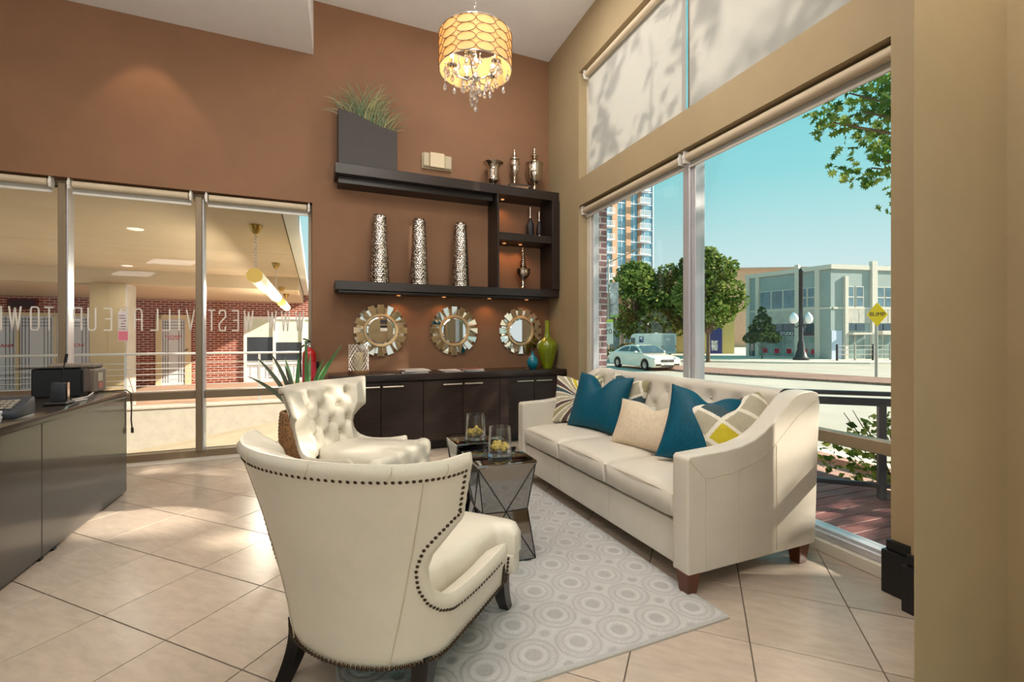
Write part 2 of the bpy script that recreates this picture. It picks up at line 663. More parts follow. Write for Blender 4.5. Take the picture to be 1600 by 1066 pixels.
# ---------------------------------------------------------------- roller blinds
def roller(label, loc, rotz, length, drop, group):
    """blind along local x, fabric towards local -z, room side is local -y"""
    t = thing('roller_blind', label, 'blind', loc, rotz, group)
    b = MB()
    b.cyl((0.03, 0, 0), (length - 0.03, 0, 0), 0.031, n=20)
    b.build('fabric_roll', m_roll, t, smooth=True)
    for x in (0.004, length - 0.016):
        b = MB()
        b.prism([(-0.03, -0.042), (0.036, -0.042), (0.036, 0.045), (-0.03, 0.045)], x, x + 0.012,
                Matrix(((0, 0, 1, 0), (1, 0, 0, 0), (0, 1, 0, 0), (0, 0, 0, 1))))
        b.cyl((x - 0.004, 0, 0), (x + 0.016, 0, 0), 0.036, n=14)
        b.build('bracket', m_hem, t)
    b = MB()
    b.box(0.014, length - 0.014, 0.0275, 0.029, -drop, 0.0)
    b.build('fabric', m_blind, t)
    b = MB()
    b.box(0.014, length - 0.014, 0.022, 0.034, -drop - 0.022, -drop)
    b.build('hem_bar', m_hem, t, bevel=0.004, segs=1)
    return t


for x0, x1, lab in ((-5.57, -4.60, 'rolled-up beige roller blind above the leftmost pane, behind the desk'),
                    (-4.50, -3.63, 'rolled-up beige roller blind over the middle pane of the brown wall window'),
                    (-3.53, -2.65, 'rolled-up beige roller blind over the pane beside the fire extinguisher')):
    p = wl(x0, -0.045, 2.405)
    roller(lab, p, BA, x1 - x0, 0.055, 'roller blinds of the brown wall window')
# right wall: local x runs towards -Y, local y towards +X
for y1, y0, z, drop, lab, grp in (
        (4.315, 2.80, 2.455, 0.05, 'rolled-up roller blind over the far lower pane, the apartment tower below it', 'rolled-up blinds of the street window'),
        (2.77, 1.35, 2.455, 0.05, 'rolled-up roller blind over the near lower pane showing the oak branch', 'rolled-up blinds of the street window'),
        (4.27, 2.785, 3.865, 1.05, 'lowered white blind in the far half of the high window', 'lowered blinds of the high window'),
        (2.775, 1.39, 3.865, 1.05, 'lowered white blind in the near half of the high window, dappled by leaf shade', 'lowered blinds of the high window')):
    roller(lab, (2.395, y1, z), -PI / 2, y1 - y0, drop, grp)

# ================================================================== rug
RA = R(3)
rg = thing('area_rug', 'silver grey area rug carved with rows of concentric circles', 'rug', (1.462, 1.436, 0), RA)
m_rug = bpy.data.materials.new('carved_pile')
m_rug.use_nodes = True
t = m_rug.node_tree
b = t.nodes['Principled BSDF']
b.inputs['Roughness'].default_value = 0.95
b.inputs['Sheen Weight'].default_value = 0.3
at = t.nodes.new('ShaderNodeAttribute')
at.attribute_name = 'pile'
rp = t.nodes.new('ShaderNodeValToRGB')
rp.color_ramp.elements[0].color = lin((152, 149, 146))
rp.color_ramp.elements[1].color = lin((190, 189, 187))
nz = t.nodes.new('ShaderNodeTexNoise')
nz.inputs['Scale'].default_value = 260
nz.inputs['Detail'].default_value = 3
co = t.nodes.new('ShaderNodeTexCoord')
t.links.new(co.outputs['Object'], nz.inputs['Vector'])
t.links.new(at.outputs['Fac'], rp.inputs[0])
mx = t.nodes.new('ShaderNodeMixRGB')
mx.blend_type = 'OVERLAY'
mx.inputs[0].default_value = 0.35
t.links.new(rp.outputs[0], mx.inputs[1])
t.links.new(nz.outputs['Fac'], mx.inputs[2])
t.links.new(mx.outputs[0], b.inputs['Base Color'])
bp = t.nodes.new('ShaderNodeBump')
bp.inputs['Strength'].default_value = 0.5
bp.inputs['Distance'].default_value = 0.004
t.links.new(nz.outputs['Fac'], bp.inputs['Height'])
t.links.new(bp.outputs[0], b.inputs['Normal'])


def sst(a, b_, x):
    x = max(0.0, min(1.0, (x - a) / (b_ - a)))
    return x * x * (3 - 2 * x)


RW, RL, ST = 1.47, 2.36, 0.0056
nxr, nyr = int(RW / ST), int(RL / ST)
PX = 0.1825
vs, hs = [], []
for j in range(nyr + 1):
    y = RL * j / nyr
    for i in range(nxr + 1):
        x = -RW * i / nxr
        # lattice of circles
        gx = ((x + 0.095 + PX / 2) % PX) - PX / 2
        gy = ((y - 0.105 + PX / 2) % PX) - PX / 2
        d = math.hypot(gx, gy)
        e1 = math.hypot(abs(gx) - PX / 2, abs(gy) - PX / 2)
        h, lev = 0.30, ((0.031, 0.95), (0.053, 0.15), (0.058, 0.72), (0.081, 0.12), (0.0865, 0.88))
        for rd, hv in lev:
            h += (hv - h) * sst(rd - 0.003, rd + 0.003, d)
        h += (0.25 - h) * sst(0.024, 0.017, e1) if e1 < 0.024 else 0
        bd = min(-x, x + RW, y, RL - y)
        if bd < 0.014:
            h = 0.5
        z = 0.007 + 0.0085 * h
        if bd <= 1e-6:
            z = 0.0015
        vs.append((x, y, z))
        hs.append(h)
n1 = nxr + 1
fs = [(j * n1 + i, (j + 1) * n1 + i, (j + 1) * n1 + i + 1, j * n1 + i + 1) for j in range(nyr) for i in range(nxr)]
me = bpy.data.meshes.new('pile')
me.from_pydata(vs, [], fs)
me.materials.append(m_rug)
me.shade_smooth()
a = me.attributes.new('pile', 'FLOAT', 'POINT')
a.data.foreach_set('value', hs)
put('pile', me, rg)
b = MB()
b.box(-RW + 0.001, -0.001, 0.001, RL - 0.001, 0.0, 0.006)
b.build('backing', mat('rug_backing', (176, 164, 146), 0.9), rg)

# ================================================================== upholstery helpers


def rounded_block(x0, x1, y0, y1, z0, z1, r=0.03, crown=0.0, nx=14, ny=14, front=0.0):
    """a soft cushion block with a crowned top"""
    mb = MB()

    def side(u):
        return 1 - abs(u) ** 6
    vs, fs = [], []
    for top in (1, 0):
        for j in range(ny + 1):
            v = -1 + 2 * j / ny
            v = math.copysign(abs(v) ** 0.75, v)
            for i in range(nx + 1):
                u = -1 + 2 * i / nx
                u = math.copysign(abs(u) ** 0.75, u)
                k = side(u) * side(v)
                rr = r * (1 - math.sqrt(max(0.0, k)))
                z = (z1 - rr + crown * (1 - u * u) * (1 - v * v)) if top else (z0 + rr)
                vs.append(((x0 + x1) / 2 + (x1 - x0) / 2 * u, (y0 + y1) / 2 + (y1 - y0) / 2 * v, z))
    n = (nx + 1) * (ny + 1)
    for j in range(ny):
        for i in range(nx):
            q = j * (nx + 1) + i
            fs.append((q, q + 1, q + nx + 2, q + nx + 1))
            fs.append((n + q, n + q + nx + 1, n + q + nx + 2, n + q + 1))
    rim = [i for i in range(nx + 1)] + [j * (nx + 1) + nx for j in range(1, ny + 1)] + [ny * (nx + 1) + i for i in range(nx - 1, -1, -1)] + [j * (nx + 1) for j in range(ny - 1, 0, -1)]
    for k in range(len(rim)):
        p, q = rim[k], rim[(k + 1) % len(rim)]
        fs.append((p, n + p, n + q, q))
    mb.add(vs, fs)
    return mb


# ================================================================== sofa
# local frame: origin at near front bottom corner, x across the depth (towards the window), y along the length
SA = R(3)
sofa = thing('sofa', 'long cream leather sofa with button-tufted back in front of the street window', 'sofa', (1.396, 1.60, 0), SA)
SL, SD = 1.80, 0.86
prof = [(0, 0.098), (0, 0.600), (0.012, 0.614), (0.10, 0.617), (0.22, 0.622), (0.32, 0.632), (0.40, 0.652), (0.47, 0.684), (0.54, 0.730),
        (0.60, 0.780), (0.65, 0.822), (0.69, 0.847), (0.74, 0.860), (0.81, 0.862), (0.855, 0.850), (0.868, 0.80), (0.855, 0.60), (0.83, 0.098)]
TOXZ = Matrix(((1, 0, 0, 0), (0, 0, 1, 0), (0, 1, 0, 0), (0, 0, 0, 1)))
for k, y in enumerate((0.0, SL - 0.095)):
    b = MB()
    b.prism(prof, y, y + 0.095, TOXZ)
    arm = b.build('armrest', m_leather, sofa, bevel=0.014, segs=3, angle=50)
    # welt lines sewn on the outer side
    yy = y - 0.0008 if k == 0 else y + 0.0958
    for pts in ([(0.004, yy, 0.60), (0.10, yy, 0.510), (0.10, yy, 0.115)],
                [(0.10, yy, 0.510), (0.25, yy, 0.518), (0.40, yy, 0.545), (0.52, yy, 0.60), (0.62, yy, 0.68), (0.70, yy, 0.745), (0.83, yy, 0.81)],
                [(0.30, yy, 0.523), (0.30, yy, 0.115)], [(0.55, yy, 0.615), (0.55, yy, 0.115)],
                [(-0.0006, y + 0.085, 0.115), (-0.0006, y + 0.085, 0.595)]):
        s = MB()
        s.tube(pts, 0.0013, 4)
        s.build('seam', m_seam, arm)
b = MB()
b.box(0.03, 0.79, 0.09, SL - 0.09, 0.10, 0.292)
base = b.build('base', m_leather, sofa, bevel=0.012, segs=3)
for y in (0.62, 1.19):
    s = MB()
    s.tube([(0.0295, y, 0.11), (0.0295, y, 0.285)], 0.0014, 4)
    s.build('seam', m_seam, base)
cw = (SL - 0.19) / 3
for k in range(3):
    y0 = 0.095 + cw * k + 0.002
    c = rounded_block(0.010, 0.62, y0, y0 + cw - 0.004, 0.292, 0.448, 0.028, 0.014, 18, 18)
    cu_ = c.build('seat_cushion', m_leather, sofa, smooth=True, angle=75)
    s = MB()
    s.tube([(0.013, y0 + 0.01, 0.418), (0.006, y0 + cw / 2, 0.428), (0.013, y0 + cw - 0.014, 0.418)], 0.0018, 4)
    s.build('seam', m_seam, cu_)
# tufted back
BZ0, BZ1 = 0.40, 0.865
btn = []
for r_, z in ((0, 0.77), (1, 0.66), (2, 0.55)):
    m_ = 9 if r_ % 2 == 0 else 8
    for k in range(m_):
        btn.append((SL / 2 + (k - (m_ - 1) / 2) * 0.185, z))
vs, fs = [], []
ny_, nz_ = 120, 40
for j in range(nz_ + 1):
    tz = j / nz_
    for i in range(ny_ + 1):
        y = 0.095 + (SL - 0.19) * i / ny_
        # profile: rises along the slanted front then rolls over the top
        if tz < 0.72:
            k = tz / 0.72
            x, z = 0.60 + 0.085 * k, BZ0 + (BZ1 - 0.045 - BZ0) * k
            nx_, nzz = -0.985, 0.17
        else:
            a = (tz - 0.72) / 0.28 * PI * 0.9
            x, z = 0.685 + 0.055 * (1 - math.cos(a)), BZ1 - 0.045 + 0.045 * math.sin(a)
            nx_, nzz = -math.cos(a), math.sin(a)
        d = 0.0
        for by, bz in btn:
            q = ((y - by) / 0.036) ** 2 + ((z - bz) / 0.036) ** 2
            if q < 9 and tz < 0.72:
                d -= 0.022 * math.exp(-q)
        if tz < 0.72:
            # pleats running from button to button
            for (by, bz) in btn:
                for sx in (-1, 1):
                    ex, ez = by + sx * 0.0925, bz - 0.11
                    vx, vz = ex - by, ez - bz
                    u = ((y - by) * vx + (z - bz) * vz) / (vx * vx + vz * vz)
                    if 0 < u < 1 and 0.56 < ez + 0.11 and ez > 0.5:
                        dd = abs((y - by) * vz - (z - bz) * vx) / math.hypot(vx, vz)
                        if dd < 0.02:
                            d -= 0.005 * (1 - dd / 0.02)
            d += 0.006 * math.sin(PI * min(1, tz / 0.72))
        vs.append((x + nx_ * d, y, z + nzz * d))
n1 = ny_ + 1
fs = [(j * n1 + i, j * n1 + i + 1, (j + 1) * n1 + i + 1, (j + 1) * n1 + i) for j in range(nz_) for i in range(ny_)]
q = len(vs)
for i in range(ny_ + 1):
    y = 0.095 + (SL - 0.19) * i / ny_
    vs.append((0.850, y, 0.60))
    vs.append((0.825, y, 0.10))
for i in range(ny_):
    fs.append((nz_ * n1 + i, nz_ * n1 + i + 1, q + 2 * i + 2, q + 2 * i))
    fs.append((q + 2 * i, q + 2 * i + 2, q + 2 * i + 3, q + 2 * i + 1))
b = MB()
b.add(vs, [f[::-1] for f in fs])
back = b.build('backrest', m_leather, sofa, smooth=True, angle=60)
bb = MB()
bb.ball((0, 0, 0), (0.004, 0.0085, 0.0085), 8, 6)
bme = bb.mesh('button', m_leather, smooth=True)
for by, bz in btn:
    xx = 0.60 + 0.085 * (bz - BZ0) / (BZ1 - 0.045 - BZ0) + 0.018
    put('button', bme, back, (xx, by, bz))
lg = MB()
lg.add([(-0.026, -0.026, 0), (0.026, -0.026, 0), (0.026, 0.026, 0), (-0.026, 0.026, 0), (-0.038, -0.038, 0.105), (0.038, -0.038, 0.105), (0.038, 0.038, 0.105), (-0.038, 0.038, 0.105)],
       [(0, 3, 2, 1), (4, 5, 6, 7), (0, 1, 5, 4), (1, 2, 6, 5), (2, 3, 7, 6), (3, 0, 4, 7)])
lme = lg.mesh('leg', m_legbrown, bevel=0.003, segs=1)
for x, y, zz in ((0.036, 0.038, 0.006), (0.765, 0.045, 0.0), (0.036, SL - 0.045, 0.006), (0.765, SL - 0.045, 0.0)):
    o = put('leg', lme, sofa, (x, y, zz))
    o.scale = (1, 1, (0.105 - zz) / 0.105)

# ================================================================== cushions
cols = {'cream': (232, 226, 210), 'olive': (154, 146, 110), 'plum': (92, 70, 66), 'yellow': (196, 178, 40), 'grey': (176, 168, 146), 'teal': (62, 84, 90), 'lilac': (128, 116, 140)}
pm = {k: mat('print_' + k, v, 0.85, var=0.05, vscale=30, bump=0.08, bscale=300) for k, v in cols.items()}
PK = list(pm)
m_blue = mat('peacock_satin', (2, 78, 100), 0.45, var=0.22, vscale=26, stretch=(7, 7, 0.6), bump=0.2, bscale=60, spec=0.25)
m_linen = mat('oatmeal_linen', (216, 198, 172), 0.85, var=0.06, vscale=60, bump=0.15, bscale=260)
m_pipe = mat('pale_piping', (190, 188, 182), 0.7)


def star(u, v):
    cx_, cy_ = 0.30, 0.02
    a = math.degrees(math.atan2(v - cy_, u - cx_)) % 360
    s_ = (a / 360 * 30) % 30
    k = int(s_)
    if s_ - k < 0.26:
        return 'cream'
    return ['olive', 'grey', 'plum', 'grey', 'olive', 'yellow', 'lilac', 'grey', 'olive', 'yellow', 'olive', 'grey', 'plum', 'teal', 'grey', 'grey', 'plum', 'olive', 'grey', 'plum'][k % 20]


def lattice(u, v):
    x, y = u * 1.35 + v * 0.95 + 0.3, v * 1.35 - u * 0.85 + 0.2
    i, j = math.floor(x), math.floor(y)
    if x - i < 0.16 or y - j < 0.16:
        return 'cream'
    return ['grey', 'olive', 'grey', 'plum', 'yellow', 'grey', 'olive', 'teal', 'grey'][(i * 5 + j * 7) % 9]


def cushion(name, label, W_, H_, T_, M, mats, fn=None, chop=0.0, pipe=None, n=56, group=None):
    """cushion standing on its lower edge: local x width, z height, front is -y; M places it"""
    t = thing(name, label, 'pillow', M.translation, 0, group)
    t.rotation_euler = M.to_euler()
    vs, fs, mi = [], [], []

    def P(u, v, s_):
        e = (max(0.0, 1 - u * u) * max(0.0, 1 - v * v)) ** 0.42
        px = W_ / 2 * u * (1 - 0.085 * (1 - v * v) * abs(u))
        pz = H_ / 2 * v * (1 - 0.085 * (1 - u * u) * abs(v))
        if chop:
            pz -= chop * math.exp(-(u / 0.28) ** 2) * ((v + 1) / 2) ** 2.5
            e *= 1 + 0.15 * math.exp(-((abs(u) - 0.5) / 0.3) ** 2)
        return (px, s_ * T_ / 2 * e, pz + H_ / 2)
    for s_ in (-1, 1):
        for j in range(n + 1):
            for i in range(n + 1):
                vs.append(P(-1 + 2 * i / n, -1 + 2 * j / n, s_))
    q = (n + 1) ** 2
    for j in range(n):
        for i in range(n):
            p = j * (n + 1) + i
            fs.append((p, p + 1, p + n + 2, p + n + 1))
            fs.append((q + p, q + p + n + 1, q + p + n + 2, q + p + 1))
            if fn:
                k = PK.index(fn(-1 + 2 * (i + .5) / n, -1 + 2 * (j + .5) / n))
                mi += [k, k]
    b = MB()
    b.v, b.f = [Vector(p) for p in vs], fs
    b.mi = mi if fn else [0] * len(fs)
    b.build('cover', [pm[k] for k in PK] if fn else mats, t, smooth=True, angle=80, weld=True)
    if pipe:
        pts = []
        for k in range(n):
            pts.append(P(-1 + 2 * k / n, 1, 0))
        for k in range(n):
            pts.append(P(1, 1 - 2 * k / n, 0))
        for k in range(n):
            pts.append(P(1 - 2 * k / n, -1, 0))
        for k in range(n):
            pts.append(P(-1, -1 + 2 * k / n, 0))
        b = MB()
        b.tube(pts, 0.0045, 5, closed=True)
        b.build('piping', pipe, t, smooth=True)
    return t


def place(x, y, z, yaw, lean, roll=0.0):
    """yaw 0: cushion faces -Y; lean tips the top backwards"""
    return Matrix.Translation((x, y, z)) @ Matrix.Rotation(yaw, 4, 'Z') @ Matrix.Rotation(-lean, 4, 'X') @ Matrix.Rotation(roll, 4, 'Y')


Y90 = R(-90)
cushion('throw_pillow', 'starburst-print pillow at the far arm, partly behind the blue one', 0.40, 0.40, 0.13,
        place(1.68, 3.18, 0.452, R(-52), R(24), R(-3)), None, star, 0.03, n=100)
cushion('throw_pillow', 'peacock blue pillow with a dented top edge leaning at the far end', 0.47, 0.43, 0.17,
        place(1.69, 2.92, 0.448, R(-66), R(22), R(2)), m_blue, None, 0.10)
cushion('throw_pillow', 'printed pillow mostly hidden behind the far blue pillow, one corner showing', 0.40, 0.40, 0.11,
        place(1.90, 2.90, 0.45, R(-84), R(12), R(6)), None, lattice, 0.03, n=100)
cushion('lumbar_pillow', 'oatmeal linen lumbar pillow between the two blue pillows', 0.56, 0.30, 0.15,
        place(1.70, 2.30, 0.450, R(-72), R(26)), m_linen, None, 0.04, m_pipe)
cushion('throw_pillow', 'peacock blue pillow standing on edge toward the near arm', 0.42, 0.42, 0.16,
        place(1.73, 1.93, 0.448, R(-46), R(22), R(10)), m_blue, None, 0.05)
cushion('throw_pillow', 'lattice-print pillow in cream, yellow and plum against the near arm', 0.42, 0.40, 0.15,
        place(1.93, 1.73, 0.455, R(-28), R(26), R(-14)), None, lattice, 0.03, n=100)

# ================================================================== armchairs
AQ = 0.50                      # arc length from the middle of the back to the side


def chair_map(U, z):
    """outer shell of the chair: U along the plan curve, z height; +y is forward"""
    g_ = max(0.0, (z - 0.17) / 0.63)
    w_ = 0.285 + 0.112 * g_ ** 1.4
    d_ = 0.205 + 0.03 * g_
    yc = 0.135 - 0.105 * g_ ** 1.5
    s_ = 1 if U >= 0 else -1
    a_ = abs(U)
    if a_ <= AQ:
        p = a_ / AQ * PI / 2
        x, y = w_ * math.sin(p), yc - d_ * math.cos(p)
        nx_, ny_2 = math.sin(p) / w_, -math.cos(p) / d_
    else:
        e_ = a_ - AQ
        x, y = w_ + 0.10 * e_, yc + e_
        nx_, ny_2 = 1.0, -0.1
    l = math.hypot(nx_, ny_2)
    return Vector((s_ * x * 1.08, y * 0.96, z)), Vector((s_ * nx_ / l, ny_2 / l, 0))


half = [(0, 0.800), (0.12, 0.800), (0.25, 0.801), (0.37, 0.806), (0.46, 0.814), (0.492, 0.812), (0.497, 0.80), (0.492, 0.70), (0.488, 0.615), (0.480, 0.598), (0.455, 0.588), (0.425, 0.572),
        (0.39, 0.548), (0.350, 0.515), (0.335, 0.475), (0.342, 0.432), (0.368, 0.396), (0.410, 0.372), (0.47, 0.358), (0.54, 0.350), (0.62, 0.350), (0.70, 0.356),
        (0.77, 0.366), (0.822, 0.376), (0.836, 0.370), (0.840, 0.356), (0.840, 0.212), (0.76, 0.203), (0.65, 0.190), (0.50, 0.176), (0.35, 0.166), (0.18, 0.160), (0, 0.158)]


def dense(pl, st=0.014):
    out = []
    for (a0, b0), (a1, b1) in zip(pl, pl[1:]):
        k = max(1, int(math.hypot(a1 - a0, b1 - b0) / st))
        out += [(a0 + (a1 - a0) * i / k, b0 + (b1 - b0) * i / k) for i in range(k)]
    return out + [pl[-1]]


hd = dense(half)
outl = hd + [(-u, z) for u, z in hd[-2:0:-1]]


def pip(p, poly):
    c = False
    for i in range(len(poly)):
        (x0, y0), (x1, y1) = poly[i - 1], poly[i]
        if (y0 > p[1]) != (y1 > p[1]) and p[0] < (x1 - x0) * (p[1] - y0) / (y1 - y0) + x0:
            c = not c
    return c


def pdist(p, poly):
    m_ = 9.0
    for i in range(len(poly)):
        (x0, y0), (x1, y1) = poly[i - 1], poly[i]
        dx, dy = x1 - x0, y1 - y0
        l = dx * dx + dy * dy
        t_ = max(0, min(1, ((p[0] - x0) * dx + (p[1] - y0) * dy) / l)) if l else 0
        m_ = min(m_, math.hypot(p[0] - x0 - t_ * dx, p[1] - y0 - t_ * dy))
    return m_


ip = []
st = 0.0165
for i in range(-54, 55):
    for j in range(0, 42):
        p = (i * st + (j % 2) * st / 2, 0.16 + j * st)
        if abs(p[0]) < 0.88 and pip(p, outl) and pdist(p, outl) > 0.006:
            ip.append(p)
pts2 = [Vector(p) for p in outl] + [Vector(p) for p in ip]
ne = len(outl)
res = delaunay_2d_cdt(pts2, [(i, (i + 1) % ne) for i in range(ne)], [], 1, 1e-6)
P2, F2 = [tuple(p) for p in res[0]], res[2]
D2 = [pdist(p, outl) for p in P2]
tuft = []
for r_, z in enumerate((0.715, 0.615, 0.515, 0.42)):
    m_ = (5, 4, 3, 2)[r_] if r_ != 0 else 4
    m_ = (4, 3, 4, 3)[r_]
    for k in range(m_):
        tuft.append(((k - (m_ - 1) / 2) * 0.175, z))
tuft = [q for q in tuft if pip(q, outl)]
ov, iv = [], []
for (U, z), d in zip(P2, D2):
    p, nn = chair_map(U, z)
    e_ = sst(0, 0.045, d)
    # a padded roll follows the upper edge and the notch
    topd = d if z > 0.30 else 9
    roll = 0.010 * math.exp(-((topd - 0.025) / 0.018) ** 2) if z > 0.30 else 0
    ov.append(p + nn * (0.012 * math.sqrt(e_) + roll - 0.012))
    k = 0.070 * math.sqrt(sst(0, 0.05, d)) + 0.004
    if abs(U) < 0.5 and z > 0.34:
        bul = 0.030
        for tu, tz in tuft:
            bul -= 0.055 * math.exp(-(((U - tu) / 0.038) ** 2 + ((z - tz) / 0.038) ** 2))
            for sx in (-1, 1):
                vx, vz = sx * 0.0875, -0.10
                q = ((U - tu) * vx + (z - tz) * vz) / (vx * vx + vz * vz)
                if 0 < q < 1:
                    dd = abs((U - tu) * vz - (z - tz) * vx) / math.hypot(vx, vz)
                    if dd < 0.022:
                        bul -= 0.013 * (1 - dd / 0.022)
            if tz > 0.70 and z > tz and abs(U - tu) < 0.018:
                bul -= 0.012 * (1 - abs(U - tu) / 0.018)
        k += bul * sst(0.0, 0.05, d) * sst(0.5, 0.42, abs(U))
    iv.append(p - nn * k - nn * 0.012)
b = MB()
fo = [tuple(f) for f in F2]
# orient outwards
f0 = fo[0]
a_, b_, c_ = (ov[k] for k in f0)
_, n0 = chair_map(*P2[f0[0]])
if (b_ - a_).cross(c_ - a_).dot(n0) < 0:
    fo = [f[::-1] for f in fo]
b.add(ov, fo)
q = len(ov)
b.add(iv, [f[::-1] for f in fo])
for i in range(ne):
    j = (i + 1) % ne
    b.f.append((j, i, q + i, q + j))
    b.mi.append(0)
bm = bmesh.new()
shell = b.mesh('shell', m_leather2, smooth=True, angle=70)
bm.from_mesh(shell)
bmesh.ops.recalc_face_normals(bm, faces=bm.faces)
bm.to_mesh(shell)
bm.free()
shell.shade_smooth()


def inset_path(seq, d):
    """points of a polyline moved d inside the shell outline"""
    out = []
    for i in range(len(seq)):
        x0, y0 = seq[max(0, i - 2)]
        x1, y1 = seq[min(len(seq) - 1, i + 2)]
        tx, ty = x1 - x0, y1 - y0
        l = math.hypot(tx, ty) or 1
        for sg in (1, -1):
            p = (seq[i][0] - sg * ty / l * d, seq[i][1] + sg * tx / l * d)
            if pip(p, outl) and pdist(p, outl) > d * 0.75:
                out.append(p)
                break
    return out


def respace(pl, st):
    out, acc = [pl[0]], 0.0
    for (a0, b0), (a1, b1) in zip(pl, pl[1:]):
        l = math.hypot(a1 - a0, b1 - b0)
        if l == 0:
            continue
        while acc + l >= st:
            t_ = (st - acc) / l
            a0, b0 = a0 + (a1 - a0) * t_, b0 + (b1 - b0) * t_
            out.append((a0, b0))
            l = math.hypot(a1 - a0, b1 - b0)
            acc = 0.0
        acc += l
    return out


kfr = next(i for i, p in enumerate(hd) if p[0] > 0.839 and p[1] < 0.357)
upper = hd[:kfr]
line = inset_path(upper, 0.047)
# cut the inset line where it runs into itself at the wing tip
nails = []
for s_ in (1, -1):
    for u, z in respace(line, 0.0172):
        if s_ == 1 or u > 0.002:
            nails.append((s_ * u, z))
    for u, z in respace([(0.808, 0.332), (0.808, 0.225)], 0.0125):
        nails.append((s_ * u, z))
low = [p for p in hd[kfr + 4:]]
for s_ in (1, -1):
    for u, z in respace(low, 0.0160):
        if s_ == 1 or u > 0.002:
            nails.append((s_ * u, z + 0.012))
nm = MB()
for u, z in nails:
    if u in (0,) and z > 0.9:
        continue
    p, nn = chair_map(u, z)
    p = p + nn * 0.0015
    d = pdist((u, z), outl)
    tv = Vector((-nn.y, nn.x, 0))
    up = nn.cross(tv)
    vs = [p + nn * 0.0042]
    for rr_, hh in ((0.0046, 0.0034), (0.0071, -0.002)):
        for k in range(6):
            a_ = k * PI / 3
            vs.append(p + tv * (rr_ * math.cos(a_)) + up * (rr_ * math.sin(a_)) + nn * hh)
    fs = [(0, 1 + k, 1 + (k + 1) % 6) for k in range(6)] + [(1 + k, 7 + k, 7 + (k + 1) % 6, 1 + (k + 1) % 6) for k in range(6)]
    nm.add(vs, fs)
nail_me = nm.mesh('nailhead_trim', m_nail, smooth=True, angle=80)

# seams on the outside of the back
seam_mes, pleat_mes = [], []
for s_ in (-1, 1):
    sm = MB()
    ln = [chair_map(s_ * (0.30 - 0.05 * k / 14 - 0.05 * (k / 14) ** 2), 0.745 - 0.575 * k / 14) for k in range(15)]
    sm.tube([p + n_ * 0.0015 for p, n_ in ln], 0.0016, 4)
    seam_mes.append(sm.mesh('seam', m_seam, smooth=True))
for u in (-0.33, -0.19, 0.02, 0.21, 0.36):
    ln, pl = [], MB()
    for k in range(6):
        p, n_ = chair_map(u + 0.012 * math.sin(k / 5 * 2), 0.757 + 0.040 * k / 5)
        ln.append(p + n_ * (0.0095 - 0.011 * (k / 5) ** 3))
    pl.tube(ln, 0.0013, 4)
    pleat_mes.append(pl.mesh('pleat', m_seam, smooth=True))

# seat: plan outline widening to the front, T-shaped in front of the arms


def seat_outline(x_back, x_front, y0, y1, yt, xt):
    half_ = [(0, y0), (x_back * 0.7, y0 + 0.01), (x_back, y0 + 0.07), (x_front, yt), (x_front, yt + 0.01), (xt, yt + 0.012), (xt + 0.004, yt + 0.03), (xt + 0.002, y1 - 0.045), (xt - 0.02, y1 - 0.012), (xt - 0.06, y1), (xt * 0.5, y1 + 0.008), (0, y1 + 0.01)]
    return half_ + [(-x, y) for x, y in half_[-2:0:-1]]


so = seat_outline(0.205, 0.265, 0.03, 0.665, 0.545, 0.342)


def pad(outline, z0, z1, r, crown):
    dn = dense(outline + [outline[0]], 0.025)[:-1]
    ins = []
    for i in range(-15, 16):
        for j in range(0, 32):
            p = (i * 0.024, 0.0 + j * 0.0215)
            if pip(p, dn) and pdist(p, dn) > 0.007:
                ins.append(p)
    n_ = len(dn)
    rs = delaunay_2d_cdt([Vector(p) for p in dn + ins], [(i, (i + 1) % n_) for i in range(n_)], [], 1, 1e-6)
    pp, ff = [tuple(p) for p in rs[0]], rs[2]
    dd = [pdist(p, dn) for p in pp]
    mb = MB()
    tp = [(p[0], p[1], z1 - r * (1 - math.sqrt(max(0, 1 - (1 - min(1, d / r)) ** 2))) + crown * sst(0, 0.22, d)) for p, d in zip(pp, dd)]
    mb.add(tp, [tuple(f) for f in ff])
    mb.add([(p[0], p[1], z0) for p in pp[:n_]], [])
    q_ = len(pp)
    for i in range(n_):
        j = (i + 1) % n_
        mb.f.append((i, q_ + i, q_ + j, j))
        mb.mi.append(0)
    me_ = mb.mesh('seat_cushion', m_leather2, smooth=True, angle=70)
    b2 = bmesh.new()
    b2.from_mesh(me_)
    bmesh.ops.recalc_face_normals(b2, faces=b2.faces)
    b2.to_mesh(me_)
    b2.free()
    me_.shade_smooth()
    me_.set_sharp_from_angle(angle=R(60))
    return me_


seat_me = pad(so, 0.268, 0.375, 0.034, 0.020)
ap = MB()
ap.prism([(x * 0.985, y if y < 0.3 else y - 0.006) for x, y in so], 0.195, 0.268)
apron_me = ap.mesh('seat_rail', m_leather2, bevel=0.006, segs=2)
fr_ = MB()
fr_.prism([(x * 0.9, 0.05 + y * 0.86) for x, y in so], 0.17, 0.196)
frame_me = fr_.mesh('frame', m_legdark)


def sabre(dx, dy, h):
    """a leg that curves outwards towards its foot"""
    mb = MB()
    vs, fs = [], []
    for k in range(8):
        t_ = k / 7
        z = h * (1 - t_)
        c = 1.0 * t_ ** 2 - 0.15 * t_
        hw = 0.031 - 0.012 * t_
        for sx, sy in ((-1, -1), (1, -1), (1, 1), (-1, 1)):
            vs.append((dx * c + sx * hw, dy * c + sy * hw, z))
    for k in range(7):
        for i in range(4):
            j = (i + 1) % 4
            fs.append((4 * k + i, 4 * (k + 1) + i, 4 * (k + 1) + j, 4 * k + j))
    fs += [(0, 1, 2, 3), (31, 30, 29, 28)]
    mb.add(vs, fs)
    me_ = mb.mesh('leg', m_legdark, smooth=True, angle=40)
    return me_


